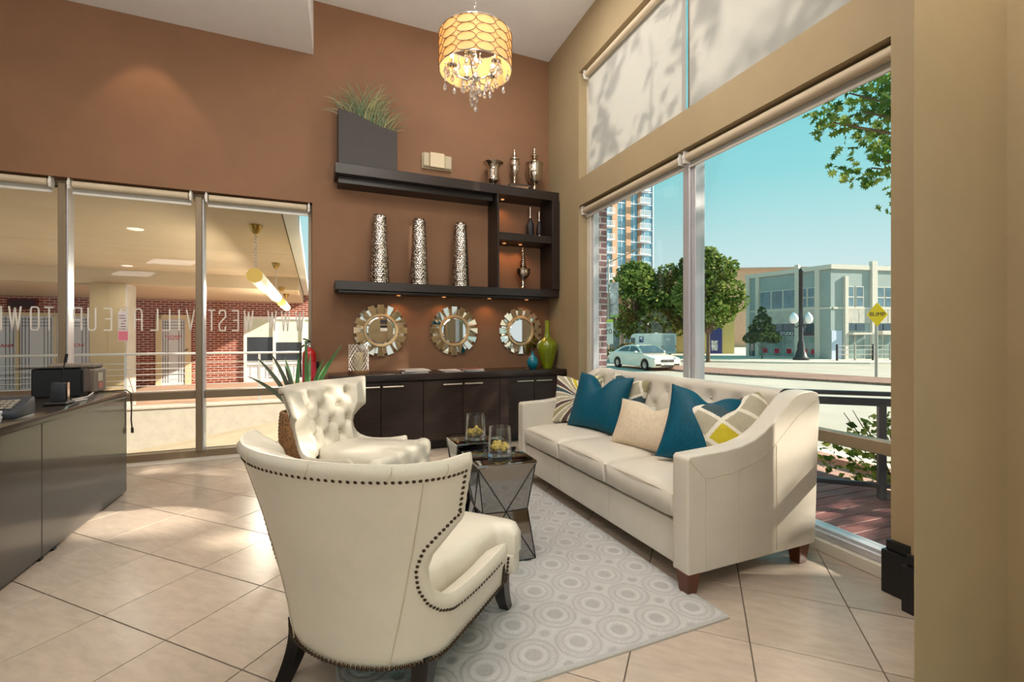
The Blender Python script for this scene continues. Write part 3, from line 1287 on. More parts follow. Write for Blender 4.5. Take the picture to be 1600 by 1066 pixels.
leg_f, leg_r = sabre(0.0, 0.085, 0.215), sabre(0.0, -0.10, 0.185)


def make_chair(label, loc, rz):
    t_ = thing('armchair', label, 'armchair', loc, rz, 'pair of ivory leather wing armchairs')
    sh = put('shell', shell, t_)
    stuff(put('nailhead_trim', nail_me, sh))
    for q_ in seam_mes:
        put('seam', q_, sh)
    for q_ in pleat_mes:
        put('pleat', q_, sh)
    put('seat_cushion', seat_me, t_)
    put('seat_rail', apron_me, t_)
    put('frame', frame_me, t_)
    put('leg', leg_f, t_, (0.275, 0.565, 0))
    put('leg', leg_f, t_, (-0.275, 0.565, 0))
    put('leg', leg_r, t_, (0.245, 0.06, 0))
    put('leg', leg_r, t_, (-0.245, 0.06, 0))
    bb = MB()
    bb.ball((0, 0, 0), 0.009, 8, 6)
    bm_ = bb.mesh('button', m_leather2, smooth=True)
    for tu, tz in tuft:
        p, n_ = chair_map(tu, tz)
        put('button', bm_, sh, p - n_ * 0.060)
    return t_


make_chair('ivory leather wing armchair seen from behind, nailhead trim, nearest of the two', (0.012, 1.520, 0.0), R(48 - 90))
make_chair('ivory leather wing armchair facing into the room beside the tall plant pot', (-0.10, 3.56, 0.0), R(-37 - 90))

# ================================================================== mirrored side tables
m_tmir = mat('smoked_mirror', (150, 148, 146), 0.06, metal=1.0)
m_tedge = mat('mirror_edge', (58, 56, 56), 0.2, metal=0.6)


def side_table(label, cx, cy, rz):
    t_ = thing('side_table', label, 'table', (cx, cy, 0.0), rz, 'pair of mirrored side tables')
    h, s_ = 0.51, 0.150
    top = [(-s_, -s_, h - 0.018), (s_, -s_, h - 0.018), (s_, s_, h - 0.018), (-s_, s_, h - 0.018)]
    bot = [(x, y, 0.0155) for x, y, _ in top]
    wc = 0.118
    mid = [(-wc, -wc, 0.26), (wc, -wc, 0.26), (wc, wc, 0.26), (-wc, wc, 0.26)]
    mm = [(0, -0.128, 0.26), (0.128, 0, 0.26), (0, 0.128, 0.26), (-0.128, 0, 0.26)]
    edges = MB()
    for k in range(4):
        j = (k + 1) % 4
        tl, tr, bl, br = top[k], top[j], bot[k], bot[j]
        cl_, cr, m0 = mid[k], mid[j], mm[k]
        for tri in ((tl, m0, tr), (tl, cl_, m0), (tr, m0, cr), (bl, br, m0), (bl, m0, cl_), (br, cr, m0)):
            f_ = MB()
            c = Vector((0, 0, 0.26))
            a0, a1, a2 = (Vector(p) for p in tri)
            n_ = (a1 - a0).cross(a2 - a0).normalized()
            if n_.dot((a0 + a1 + a2) / 3 - c) < 0:
                a1, a2 = a2, a1
                n_ = -n_
            f_.add([a0, a1, a2, a0 - n_ * 0.003, a1 - n_ * 0.003, a2 - n_ * 0.003], [(0, 1, 2), (5, 4, 3), (0, 3, 4, 1), (1, 4, 5, 2), (2, 5, 3, 0)])
            f_.build('mirror_panel', m_tmir, t_)
        for p0, p1 in ((tl, m0), (tr, m0), (bl, m0), (br, m0), (tl, cl_), (bl, cl_), (bl, br), (cl_, m0), (cr, m0)):
            edges.cyl(p0, p1, 0.0032, n=5)
    edges.build('edge_strip', m_tedge, t_)
    b_ = MB()
    b_.box(-s_ - 0.006, s_ + 0.006, -s_ - 0.006, s_ + 0.006, h - 0.018, h)
    b_.build('table_top', m_tmir, t_, bevel=0.004, segs=2)
    return t_


T1 = (0.765, 2.292)
T2 = (0.77, 2.745)
side_table('faceted mirrored side table nearest the camera, beside the front armchair', T1[0], T1[1], 0)
side_table('faceted mirrored side table farther back toward the cabinet', T2[0], T2[1], 0)

m_moss = mat('dried_moss', (196, 172, 92), 0.95, var=0.35, vscale=40, bump=0.8, bscale=120)
for k, (cx, cy, lab) in enumerate(((0.773, 2.287, 'nearer'), (0.757, 2.70, 'farther'))):
    t_ = thing('glass_vase', 'tapered clear glass vase on the %s mirrored table' % lab, 'vase', (cx, cy, 0.510), 0, 'pair of glass vases')
    b_ = MB()
    b_.lathe([(0.064, 0.0), (0.0655, 0.012), (0.060, 0.09), (0.0555, 0.152), (0.0525, 0.152), (0.057, 0.09), (0.0615, 0.022)], 40, cap=False)
    b_.add([(0.064 * math.cos(a * PI / 20), 0.064 * math.sin(a * PI / 20), 0.0) for a in range(40)], [tuple(range(39, -1, -1))])
    b_.build('wall', m_clear, t_, smooth=True, angle=60)
    b_ = MB()
    b_.lathe([(0.0, 0.002), (0.0615, 0.002), (0.0625, 0.02), (0.0, 0.021)], 40, cap=False)
    b_.build('thick_base', mat('base_glass', (226, 234, 246), 0.05, trans=0.9, ior=1.3), t_, smooth=True)
    random.seed(5 + k)
    mo = MB()
    for q in range(26):
        a_, rr_ = random.uniform(0, 6.28), 0.043 * math.sqrt(random.random())
        z = 0.034 + 0.045 * random.random() * (1 - rr_ / 0.07)
        r_ = random.uniform(0.011, 0.017)
        n0_ = len(mo.v)
        mo.ball((rr_ * math.cos(a_), rr_ * math.sin(a_), z), r_, 10, 7)
        c = Vector((rr_ * math.cos(a_), rr_ * math.sin(a_), z))
        for i in range(n0_, len(mo.v)):
            mo.v[i] = c + (mo.v[i] - c) * random.uniform(0.78, 1.22)
    o = mo.build('dried_moss', m_moss, None, (cx, cy, 0.510), smooth=True)
    tag(stuff(o), 'clump of yellow dried moss inside the %s glass vase' % lab, 'moss')

# ================================================================== low cabinet along the brown wall
WN = 0.48
cab = thing('credenza', 'long low espresso cabinet with six doors under the round mirrors', 'cabinet', wl(-2.45, 0, 0), BA)
b = MB()
b.box(0.0, 2.425, -0.455, -0.005, 0.09, 0.705)
b.build('body', m_espresso, cab, bevel=0.003, segs=1)
b = MB()
b.box(0.04, 2.42, -0.40, -0.01, 0.0, 0.09)
b.build('plinth', m_legdark, cab)
b = MB()
b.box(-0.03, 2.42, -0.495, -0.004, 0.706, 0.765)
b.build('countertop', m_espresso, cab, bevel=0.004, segs=2)
hb = MB()
hb.cyl((-0.095, 0, 0), (0.095, 0, 0), 0.0065, n=8)
hb.cyl((-0.075, 0, 0), (-0.075, 0.022, 0), 0.004, n=6)
hb.cyl((0.075, 0, 0), (0.075, 0.022, 0), 0.004, n=6)
hme = hb.mesh('handle', m_handle, smooth=True, angle=50)
dm = MB()
dm.box(0.002, 0.398, -0.02, 0, 0.0, 0.588)
dme = dm.mesh('door', m_espresso, bevel=0.002, segs=1)
for k in range(6):
    d = put('door', dme, cab, (0.02 + 0.401 * k, -0.456, 0.105))
    put('handle', hme, d, (0.29 if k % 2 == 0 else 0.11, -0.042, 0.546))

# ================================================================== wall shelf
sh = thing('ledge_shelf', 'espresso wall shelf of two long ledges joined by an open box at right', 'shelf', wl(-2.43, 0, 1.55), BA)


def part(par, name, m, x0, x1, y0, y1, z0, z1, bev=0.003):
    b_ = MB()
    b_.box(x0, x1, y0, y1, z0, z1)
    return b_.build(name, m, par, bevel=bev, segs=1)


Z = 1.55
part(sh, 'upper_ledge', m_espresso_d, 0.0, 2.41, -0.30, -0.003, 2.68 - Z, 2.78 - Z)
part(sh, 'ledge_cleat', m_legdark, 0.03, 1.63, -0.215, -0.003, 2.615 - Z, 2.68 - Z)
part(sh, 'lower_ledge', m_espresso_d, 0.0, 2.41, -0.30, -0.003, 1.575 - Z, 1.66 - Z)
part(sh, 'ledge_cleat', m_legdark, 0.03, 2.30, -0.26, -0.003, 1.552 - Z, 1.575 - Z)
part(sh, 'divider', m_espresso_d, 1.645, 1.668, -0.302, -0.003, 1.66 - Z, 2.68 - Z)
part(sh, 'end_panel', m_espresso_d, 2.315, 2.41, -0.315, -0.003, 1.66 - Z, 2.68 - Z)
part(sh, 'middle_shelf', m_espresso_d, 1.668, 2.315, -0.298, -0.003, 2.185 - Z, 2.268 - Z)
m_puck = mat('puck_lens', (255, 214, 160), 0.4, emit=(255, 170, 100), estr=0.9)
for x, z in ((0.62, 1.551), (1.10, 1.551), (1.62, 1.551), (2.08, 1.551), (1.78, 2.679), (1.80, 2.184), (2.0, 2.184)):
    b = MB()
    b.lathe([(0.018, 0.0), (0.020, 0.002), (0.020, 0.005)], 16)
    b.build('puck_light', m_puck, sh, (x, -0.12, z - 0.005 - Z), smooth=True)
    p = wl(-2.43 + x, 0.12, z - 0.02)
    L = lamp('shelf_puck', 'SPOT', p, 2.6 if z > 2 else 2.2, (255, 176, 110), 0.02, aim=p - Vector((0, 0, 1)))
    L.data.spot_size = R(140)
    L.data.spot_blend = 0.8

# ------------------------------------------------------------------ things on the shelf
UP, LO, MI = 2.78, 1.66, 2.268
m_ham = mat('hammered_silver', (230, 224, 214), 0.18, metal=1.0)
t = m_ham.node_tree                    # painted shading: pale cell centres and dark edges for dimple contrast
vo = t.nodes.new('ShaderNodeTexVoronoi')
vo.inputs['Scale'].default_value = 72
co = t.nodes.new('ShaderNodeTexCoord')
rp = t.nodes.new('ShaderNodeValToRGB')
rp.color_ramp.elements[0].position = 0.36
rp.color_ramp.elements[0].color = lin((246, 242, 234))
rp.color_ramp.elements[1].position = 0.66
rp.color_ramp.elements[1].color = lin((112, 98, 88))
t.links.new(co.outputs['Object'], vo.inputs['Vector'])
t.links.new(vo.outputs['Distance'], rp.inputs[0])
t.links.new(rp.outputs[0], t.nodes['Principled BSDF'].inputs['Base Color'])
for k, (x, hgt, lab) in enumerate(((-2.003, 0.695, 'leftmost'), (-1.603, 0.69, 'middle'), (-1.155, 0.69, 'rightmost'))):
    hv = MB()
    rows, sg_ = 172, 132
    vs, fs = [], []
    for j in range(rows + 1):
        z = hgt * j / rows
        r0 = 0.093 - 0.031 * z / hgt
        if z > hgt - 0.02:
            r0 -= 0.010 * ((z - hgt + 0.02) / 0.02) ** 2
        for i in range(sg_):
            a = 2 * PI * i / sg_
            cell = j // 5
            q = (i + (3 if cell % 2 else 0)) % 6
            bmp = math.sin(PI * ((j % 5) + 0.5) / 5) * math.sin(PI * (q + 0.5) / 6)
            bmp *= 0.75 + 0.5 * math.sin(i * 12.9898 // 6 * 4.1 + cell * 7.7) ** 2
            r = r0 + 0.0045 * bmp
            vs.append((r * math.cos(a), r * math.sin(a), z))
    for j in range(rows):
        for i in range(sg_):
            i2 = (i + 1) % sg_
            fs.append((j * sg_ + i, j * sg_ + i2, (j + 1) * sg_ + i2, (j + 1) * sg_ + i))
    fs.append(tuple(range(sg_ - 1, -1, -1)))
    hv.add(vs, fs)
    hv.lathe([(0.052, hgt), (0.045, hgt - 0.006), (0.045, hgt - 0.12), (0.0, hgt - 0.12)], 48, cap=False)
    o = hv.build('tapered_vase', m_ham, None, wl(x, 0.15, LO), BA, smooth=True, angle=80)
    tag(o, 'tall tapered silver textured vase, %s of the three on the lower ledge' % lab, 'vase', 'three tapered silver vases')

# slanted planter with grass
pl_ = thing('planter', 'dark slant-topped box planter with spiky grass on the upper ledge', 'plant', wl(-2.40, 0.15, UP), BA)
m_planter = mat('charcoal_planter', (58, 54, 52), 0.6, var=0.05)
b = MB()
b.prism([(0.0, 0.0), (0.555, 0.0), (0.555, 0.405), (0.50, 0.412), (0.38, 0.435), (0.28, 0.470), (0.15, 0.515), (0.0, 0.540)], -0.10, 0.10, Matrix(((1, 0, 0, 0), (0, 0, 1, 0), (0, 1, 0, 0), (0, 0, 0, 1))))
b.build('box', m_planter, pl_, bevel=0.004, segs=1)
m_grass = [mat('grass_' + str(k), c, 0.6) for k, c in enumerate(((146, 158, 118), (122, 146, 122), (188, 184, 138)))]
random.seed(11)
for gi in range(3):
    gm = MB()
    for q in range(60):
        x0 = random.uniform(0.04, 0.50)
        if random.random() < 0.5:
            x0 = random.gauss(0.27, 0.06)
        x0 = min(0.52, max(0.04, x0))
        zt = 0.53 - 0.135 * x0 / 0.5
        y0 = random.uniform(-0.06, 0.06)
        a = random.gauss(0, 0.55) + (x0 - 0.27) * 2.2
        ln = random.uniform(0.20, 0.46) * (1.15 if abs(x0 - 0.27) < 0.1 else 0.8)
        bend = random.uniform(0.2, 1.1)
        dy = random.uniform(-0.6, 0.4)
        p = Vector((x0, y0, zt - 0.03))
        ang = a * 0.5
        pts = [p.copy()]
        for k in range(7):
            ang += math.copysign(bend, a) * 0.16 * (k + 1) / 4
            p = p + Vector((math.sin(ang), dy * 0.35 * math.cos(ang), math.cos(ang))) * ln / 7
            p.y = min(0.135, p.y)
            pts.append(p.copy())
        gm.tube(pts, [0.0052, 0.0052, 0.005, 0.0045, 0.0037, 0.0028, 0.0018, 0.0005], 3)
    o = gm.build('grass_blades', m_grass[gi], pl_, smooth=True, angle=80)
    stuff(o)

# emergency light on the wall
em = thing('emergency_light', 'small beige emergency light unit on the brown wall above the ledge', 'light', wl(-1.38, 0, 3.03), BA)
m_bei = mat('beige_plastic', (214, 198, 166), 0.5)
m_lens = mat('frosted_lens', (206, 194, 168), 0.25, alpha=0.85)
part(em, 'housing', m_bei, -0.085, 0.075, -0.06, 0, -0.075, 0.085, 0.006)
part(em, 'backplate', m_bei, -0.165, 0.165, -0.018, 0, -0.085, 0.082, 0.006)
part(em, 'lens', m_lens, -0.158, -0.088, -0.055, -0.018, -0.075, 0.078, 0.012)
part(em, 'lens', m_lens, 0.078, 0.158, -0.055, -0.018, -0.080, 0.070, 0.012)

# silver urns
fl_ = MB().lathe([(0.040, 0), (0.042, 0.008), (0.020, 0.018), (0.016, 0.035), (0.022, 0.045), (0.045, 0.062), (0.066, 0.088), (0.068, 0.105), (0.058, 0.118), (0.060, 0.130), (0.062, 0.20), (0.068, 0.232), (0.086, 0.258), (0.112, 0.275), (0.116, 0.281), (0.110, 0.281), (0.082, 0.264), (0.060, 0.235), (0.052, 0.20), (0.050, 0.09), (0.0, 0.08)], 36, cap=False).build(
    'flared_urn', m_mercury, None, wl(-0.775, 0.15, UP), BA, smooth=True, angle=60)
tag(fl_, 'squat silver urn with a wide flared rim, at the left of the urns', 'urn', 'silver urns on the upper ledge')
for k, (x, y_, dz, lab, cov) in enumerate(((-0.63, 0.16, 0.0, 'tan-covered book lying flat, bottom of the pair under the slim urn', (150, 116, 78)), (-0.60, 0.15, 0.031, 'dark book lying on the tan book under the slim urn', (64, 52, 46)))):
    bk = thing('book', lab, 'book', wl(x + 0.13, y_, UP + dz), BA + R(-14 + 8 * k), 'books on the upper ledge')
    part(bk, 'cover', mat('book_cover_%d' % k, cov, 0.5), -0.125, 0.125, -0.085, -0.083 + 0.002, 0.0, 0.030, 0)
    part(bk, 'cover', bk.children[0].data.materials[0], -0.125, 0.125, -0.085, 0.085, 0.0, 0.004, 0)
    part(bk, 'cover', bk.children[0].data.materials[0], -0.125, 0.125, -0.085, 0.085, 0.026, 0.030, 0)
    part(bk, 'pages', mat('pages_%d' % k, (206, 176, 128), 0.8, var=0.1, stretch=(1, 1, 60)), -0.120, 0.120, -0.080, 0.080, 0.004, 0.026, 0)
u2 = thing('lidded_urn', 'slim silver lidded urn standing on the two books', 'urn', wl(-0.515, 0.15, UP + 0.0615), BA, 'silver urns on the upper ledge')
MB().lathe([(0.036, 0), (0.038, 0.010), (0.020, 0.020), (0.014, 0.045), (0.018, 0.075), (0.013, 0.085), (0.022, 0.105), (0.045, 0.16), (0.060, 0.225), (0.062, 0.255), (0.052, 0.285), (0.046, 0.292)], 32).build('body', m_mercury, u2, smooth=True, angle=60)
MB().lathe([(0.052, 0.292), (0.056, 0.305), (0.048, 0.318), (0.030, 0.328), (0.020, 0.335), (0.016, 0.352), (0.022, 0.364), (0.016, 0.380), (0.010, 0.392), (0.013, 0.402), (0.006, 0.414), (0.0, 0.417)], 32, cap=False).build('lid', m_mercury, u2, smooth=True, angle=60)
u3 = thing('lidded_urn', 'tall silver lidded urn with a square foot, nearest the corner', 'urn', wl(-0.262, 0.15, UP), BA, 'silver urns on the upper ledge')
part(u3, 'foot', m_mercury, -0.072, 0.072, -0.072, 0.072, 0, 0.022, 0.004)
MB().lathe([(0.050, 0.022), (0.052, 0.032), (0.026, 0.045), (0.020, 0.075), (0.030, 0.095), (0.022, 0.105), (0.050, 0.130), (0.082, 0.180), (0.094, 0.24), (0.096, 0.30), (0.094, 0.338), (0.104, 0.346), (0.104, 0.350)], 36).build('body', m_mercury, u3, smooth=True, angle=60)
MB().lathe([(0.100, 0.350), (0.078, 0.368), (0.050, 0.392), (0.028, 0.402), (0.026, 0.42), (0.046, 0.432), (0.046, 0.442), (0.022, 0.455), (0.010, 0.475), (0.018, 0.505), (0.016, 0.522), (0.007, 0.535), (0.010, 0.548), (0.0, 0.558)], 36, cap=False).build('lid', m_mercury, u3, smooth=True, angle=60)

m_bot = mat('black_bottle', (30, 28, 30), 0.5, var=0.1, vscale=60)
m_foil = mat('silver_foil', (214, 206, 200), 0.25, metal=0.9)
for k, (x, h, r, lab, foot) in enumerate(((-0.313, 0.355, 0.048, 'black bottle with a twisted silver neck, the wider of two', False), (-0.197, 0.315, 0.033, 'slim black bottle with silver neck and silver foot', True))):
    t_ = thing('bottle', lab, 'bottle', wl(x, 0.14, MI), BA, 'black bottles in the upper box')
    z0 = 0.0
    if foot:
        MB().lathe([(0.020, 0), (0.024, 0.036)], 16).build('foot', m_foil, t_, smooth=True)
        z0 = 0.036
    MB().lathe([(r * 0.8, z0), (r, z0 + 0.02), (r, h * 0.40), (r * 0.75, h * 0.50), (0.013, h * 0.60), (0.011, h * 0.64)], 24).build('glass', m_bot, t_, smooth=True, angle=60)
    MB().lathe([(0.012, h * 0.64), (0.009, h * 0.72), (0.0115, h * 0.76), (0.009, h * 0.82), (0.011, h * 0.88), (0.008, h * 0.95), (0.009, h)], 12).build('neck', m_foil, t_, smooth=True)
fi = thing('finial_urn', 'silver urn with a ringed spire finial in the lower box', 'urn', wl(-0.41, 0.15, LO), BA)
MB().lathe([(0.046, 0), (0.048, 0.012), (0.022, 0.03), (0.016, 0.06), (0.024, 0.085), (0.016, 0.105), (0.045, 0.135), (0.072, 0.165), (0.084, 0.20), (0.080, 0.228), (0.088, 0.236), (0.060, 0.25), (0.040, 0.262)], 32).build('body', m_mercury, fi, smooth=True, angle=60)
sp = [(0.040, 0.262)]
for k in range(9):
    z = 0.266 + k * 0.024
    r = 0.046 - k * 0.0045
    sp += [(r * 0.65, z), (r, z + 0.008), (r, z + 0.012), (r * 0.62, z + 0.02)]
sp += [(0.004, 0.49), (0.007, 0.50), (0.0, 0.512)]
MB().lathe(sp, 24, cap=False).build('spire', m_mercury, fi, smooth=True, angle=60)

# ================================================================== sunburst mirrors
m_ray = mat('bevelled_mirror', (236, 230, 218), 0.04, metal=1.0)
m_rayframe = mat('ray_edge', (168, 146, 110), 0.4, metal=0.5)
for k, (x, lab) in enumerate(((-1.975, 'left'), (-1.186, 'middle'), (-0.383, 'right'))):
    t_ = thing('sunburst_mirror', {'left': 'round sunburst mirror with small paper tags, above the lattice candle holder',
                                   'middle': 'round sunburst mirror hanging between the two others',
                                   'right': 'round sunburst mirror nearest the corner, beside the green vase'}[lab], 'mirror', wl(x, 0, 1.190), BA, 'sunburst mirrors')
    rot = Matrix.Rotation(PI / 2, 4, 'X')
    b = MB()
    b.lathe([(0.0, 0.0), (0.20, 0.0), (0.20, 0.012), (0.0, 0.012)], 40, rot, cap=False)
    b.build('back_panel', m_rayframe, t_)
    b = MB()
    b.lathe([(0.145, 0.010), (0.145, 0.036), (0.150, 0.042), (0.168, 0.042), (0.176, 0.032), (0.176, 0.010)], 56, rot, cap=False)
    b.build('ring', m_champ, t_, smooth=True, angle=50)
    b = MB()
    b.lathe([(0.0, 0.034), (0.128, 0.034), (0.146, 0.028)], 56, rot, cap=False)
    b.build('glass', m_mirror, t_, smooth=True, angle=10)
    for q in range(32):
        a = q * 2 * PI / 32
        big = q % 2 == 0
        r0, r1, w0, w1, zz = (0.165, 0.270, 0.026, 0.034, 0.026) if big else (0.165, 0.245, 0.020, 0.028, 0.014)
        tilt = 0.003 * math.sin(q * 2.3 + k)
        Mx = Matrix.Rotation(a, 4, 'Y') @ Matrix.Translation((0, -zz, 0))
        fr = MB()
        fr.add([(-w0, 0, r0), (w0, 0, r0), (w1, 0, r1), (-w1, 0, r1), (-w0, 0.012, r0), (w0, 0.012, r0), (w1, 0.012, r1), (-w1, 0.012, r1)],
               [(0, 1, 2, 3), (7, 6, 5, 4), (0, 4, 5, 1), (1, 5, 6, 2), (2, 6, 7, 3), (3, 7, 4, 0)], Mx)
        ry = fr.build('ray', m_rayframe, t_)
        fr = MB()
        e = 0.003
        fr.add([(-w0 + e, -0.0008 - tilt, r0 + e), (w0 - e, -0.0008 + tilt, r0 + e), (w1 - e, -0.003 + tilt, r1 - e), (-w1 + e, -0.003 - tilt, r1 - e),
                (-w0 + e, 0.003, r0 + e), (w0 - e, 0.003, r0 + e), (w1 - e, 0.003, r1 - e), (-w1 + e, 0.003, r1 - e)],
               [(0, 1, 2, 3), (7, 6, 5, 4), (0, 4, 5, 1), (1, 5, 6, 2), (2, 6, 7, 3), (3, 7, 4, 0)], Mx)
        fr.build('ray_mirror', m_ray, ry)
    if lab == 'left':
        for x0, x1, z0, z1, c in ((-0.006, 0.062, 0.068, 0.112, (66, 68, 76)), (-0.006, 0.062, 0.026, 0.050, (40, 40, 44)), (-0.006, 0.062, -0.006, 0.026, (236, 236, 232))):
            part(t_, 'paper_tag', mat('tag_paper', c, 0.8), x0, x1, -0.0365, -0.0345, z0, z1, 0)

# ================================================================== things on the cabinet
CT = 0.765
cn = thing('candle_holder', 'round lattice candle holder of silver strips at the left end of the cabinet', 'candle holder', wl(-2.214, 0.25, CT), BA)
m_lat = mat('lattice_silver', (222, 214, 204), 0.3, metal=0.7)
MB().lathe([(0.094, 0.0), (0.096, 0.006), (0.096, 0.03), (0.090, 0.034), (0.0, 0.034)], 40, cap=False).build('base', mat('base_bronze', (150, 112, 78), 0.4, metal=0.4), cn, smooth=True, angle=40)
for k in range(15):
    for sg in (-1, 1):
        b = MB()
        pts = []
        for q in range(13):
            a = k * 2 * PI / 15 + sg * q / 12 * 2.1
            pts.append((0.0915 * math.cos(a), 0.0915 * math.sin(a), 0.034 + 0.252 * q / 12))
        b.tube(pts, 0.0034, 4)
        b.build('lattice_strip', m_lat, cn)
cd = MB().lathe([(0.045, 0), (0.046, 0.01), (0.046, 0.165), (0.040, 0.172), (0.0, 0.168)], 28, cap=False).build('pillar_candle', mat('candle_wax', (226, 206, 160), 0.5), None, wl(-2.214, 0.25, CT + 0.034), BA, smooth=True, angle=50)
tag(cd, 'cream pillar candle inside the lattice holder', 'candle')

m_mag = [mat('magazine_' + str(k), c, 0.3, var=0.3, vscale=14) for k, c in enumerate(((196, 190, 186), (150, 84, 60), (206, 200, 196)))]
m_pg = mat('magazine_pages', (222, 218, 212), 0.6, stretch=(1, 1, 80), var=0.1)
for st_, (x, nn, lab) in enumerate(((-1.685, 4, 'left stack, under the left mirror'), (-1.31, 2, 'middle stack'), (-1.075, 3, 'right stack, the fanned one'))):
    for q in range(nn):
        wdt = 0.26 if st_ == 0 else 0.20
        pos = ['bottom', 'second', 'third', 'top'][q] if q < nn - 1 else 'top'
        t_ = thing('brochure', 'glossy brochure on the cabinet, %s of the %s' % (pos, lab), 'brochure', wl(x + 0.012 * math.sin(q * 4 + st_), 0.30 + 0.01 * math.cos(q * 3), CT + 0.008 * q), BA + R((-4 + 5 * q) * (1 if st_ != 1 else -1)), 'brochures on the cabinet')
        part(t_, 'pages', m_pg, -wdt / 2 + 0.001, wdt / 2 - 0.001, -0.099, 0.099, 0.0005, 0.007, 0)
        part(t_, 'cover', m_mag[(q + st_) % 3], -wdt / 2, wdt / 2, -0.10, 0.10, 0.007, 0.008, 0)

MB_ = MB().lathe([(0.030, 0), (0.034, 0.004), (0.045, 0.015), (0.060, 0.045), (0.064, 0.072), (0.058, 0.105), (0.036, 0.138), (0.014, 0.160), (0.010, 0.178), (0.014, 0.196), (0.009, 0.196), (0.006, 0.178), (0.0, 0.16)], 32, cap=False)
o = MB_.build('bud_vase', mat('teal_glaze', (0, 116, 140), 0.12, var=0.1, vscale=20, coat=0.5), None, wl(-0.360, 0.30, CT), BA, smooth=True, angle=60)
tag(o, 'small teal glazed bud vase on the cabinet beside the green vase', 'vase')
MB_ = MB().lathe([(0.058, 0), (0.060, 0.006), (0.075, 0.06), (0.098, 0.14), (0.116, 0.21), (0.121, 0.255), (0.112, 0.290), (0.080, 0.322), (0.046, 0.350), (0.032, 0.38), (0.027, 0.44), (0.027, 0.50), (0.031, 0.545), (0.026, 0.545), (0.022, 0.50), (0.022, 0.42), (0.0, 0.40)], 40, cap=False)
o = MB_.build('bottle_vase', mat('lime_glaze', (126, 138, 22), 0.10, var=0.18, vscale=4, coat=0.5), None, wl(-0.140, 0.235, CT), BA, smooth=True, angle=60)
tag(o, 'tall lime green glass vase with a narrow neck in the corner of the cabinet', 'vase')

# ================================================================== fire extinguisher
fe = thing('fire_extinguisher', 'red fire extinguisher hung at the edge of the brown wall window', 'extinguisher', wl(-2.655, 0.085, 0.62), BA)
m_red = mat('red_enamel', (186, 18, 22), 0.25, coat=0.4)
MB().lathe([(0.052, 0), (0.06, 0.012), (0.062, 0.03), (0.062, 0.31), (0.058, 0.345), (0.042, 0.378), (0.020, 0.392), (0.018, 0.405)], 28).build('cylinder', m_red, fe, smooth=True, angle=50)
b = MB()
b.lathe([(0.021, 0.405), (0.021, 0.43), (0.013, 0.436), (0.013, 0.446)], 14)
b.cyl((0, 0, 0.425), (-0.045, -0.01, 0.425), 0.009, n=8)
b.build('valve', m_chrome, fe, smooth=True)
b = MB()
b.box(-0.012, 0.012, -0.02, 0.02, 0.446, 0.456)
b.tube([(0.012, 0, 0.45), (-0.02, 0, 0.475), (-0.055, 0, 0.486)], 0.008, 6)
b.build('lever', m_legdark, fe)
b = MB()
b.tube([(-0.045, -0.01, 0.425), (-0.075, -0.02, 0.40), (-0.08, -0.03, 0.30), (-0.074, -0.03, 0.18), (-0.072, -0.03, 0.12)], 0.009, 8)
b.build('hose', mat('hose_rubber', (50, 46, 42), 0.6), fe, smooth=True)
MB().lathe([(0.0626, 0.10), (0.0628, 0.10), (0.0628, 0.26), (0.0626, 0.26)], 28).build('label_band', mat('label_pink', (206, 60, 76), 0.5), fe, smooth=True)
part(fe, 'wall_bracket', m_legdark, -0.02, 0.09, 0.06, 0.085, 0.20, 0.26, 0)

# ================================================================== plant behind the far chair
pp = thing('agave', 'green agave with long pointed leaves in a tall woven pot behind the far armchair', 'plant', (-0.34, 4.50, 0))
m_wov = mat('woven_seagrass', (156, 116, 78), 0.85, var=0.4, vscale=45, bump=1.0, bscale=70)
b = MB()
pr = []
for k in range(33):
    z = 0.47 * k / 32
    pr.append((0.155 + 0.03 * math.sin(PI * k / 40) + 0.006 * (k % 2), z))
pr += [(0.15, 0.47), (0.14, 0.44), (0.0, 0.43)]
b.lathe(pr, 40, cap=False)
b.build('woven_pot', m_wov, pp, smooth=True, angle=60)
m_ag = mat('agave_leaf', (84, 132, 78), 0.4, var=0.2, vscale=8)
m_agd = mat('agave_leaf_dark', (84, 92, 76), 0.45, var=0.15, vscale=8)
random.seed(3)
tips = [(-0.36, -0.05, 0.96), (-0.26, 0.05, 0.99), (-0.14, 0.0, 0.88), (-0.02, -0.06, 0.98), (0.04, -0.10, 1.12), (0.18, 0.05, 0.93), (0.34, 0.0, 1.06), (-0.40, -0.15, 0.80), (0.22, 0.15, 0.90), (0.06, 0.2, 0.97), (-0.16, 0.2, 0.94)]
for k, (tx, ty, tz) in enumerate(tips):
    lf = MB()
    base = Vector((0.05 * math.copysign(1, tx), 0.03 * math.copysign(1, ty), 0.43))
    tip = Vector((tx, ty, tz))
    midp = base.lerp(tip, 0.5) + Vector((-tx * 0.15, -ty * 0.15, 0.05))
    side = (tip - base).cross(Vector((0.2, -1, 0.1))).normalized()
    up = side.cross(tip - base).normalized()
    vs, fs = [], []
    n = 10
    for q in range(n + 1):
        s_ = q / n
        c = base * (1 - s_) ** 2 + midp * 2 * s_ * (1 - s_) + tip * s_ ** 2
        wd = 0.021 * (1 - s_ ** 2.2) * (0.7 + 0.6 * s_) + 0.001
        vs += [c - side * wd + up * wd * 0.35, c - up * 0.006 * (1 - s_), c + side * wd + up * wd * 0.35, c + up * 0.004 * (1 - s_)]
    for q in range(n):
        for i in range(4):
            j = (i + 1) % 4
            fs.append((4 * q + i, 4 * q + j, 4 * q + 4 + j, 4 * q + 4 + i))
    lf.add(vs, fs)
    lf.build('leaf', m_agd if k in (0, 1, 2, 7) else m_ag, pp, smooth=True, angle=50)

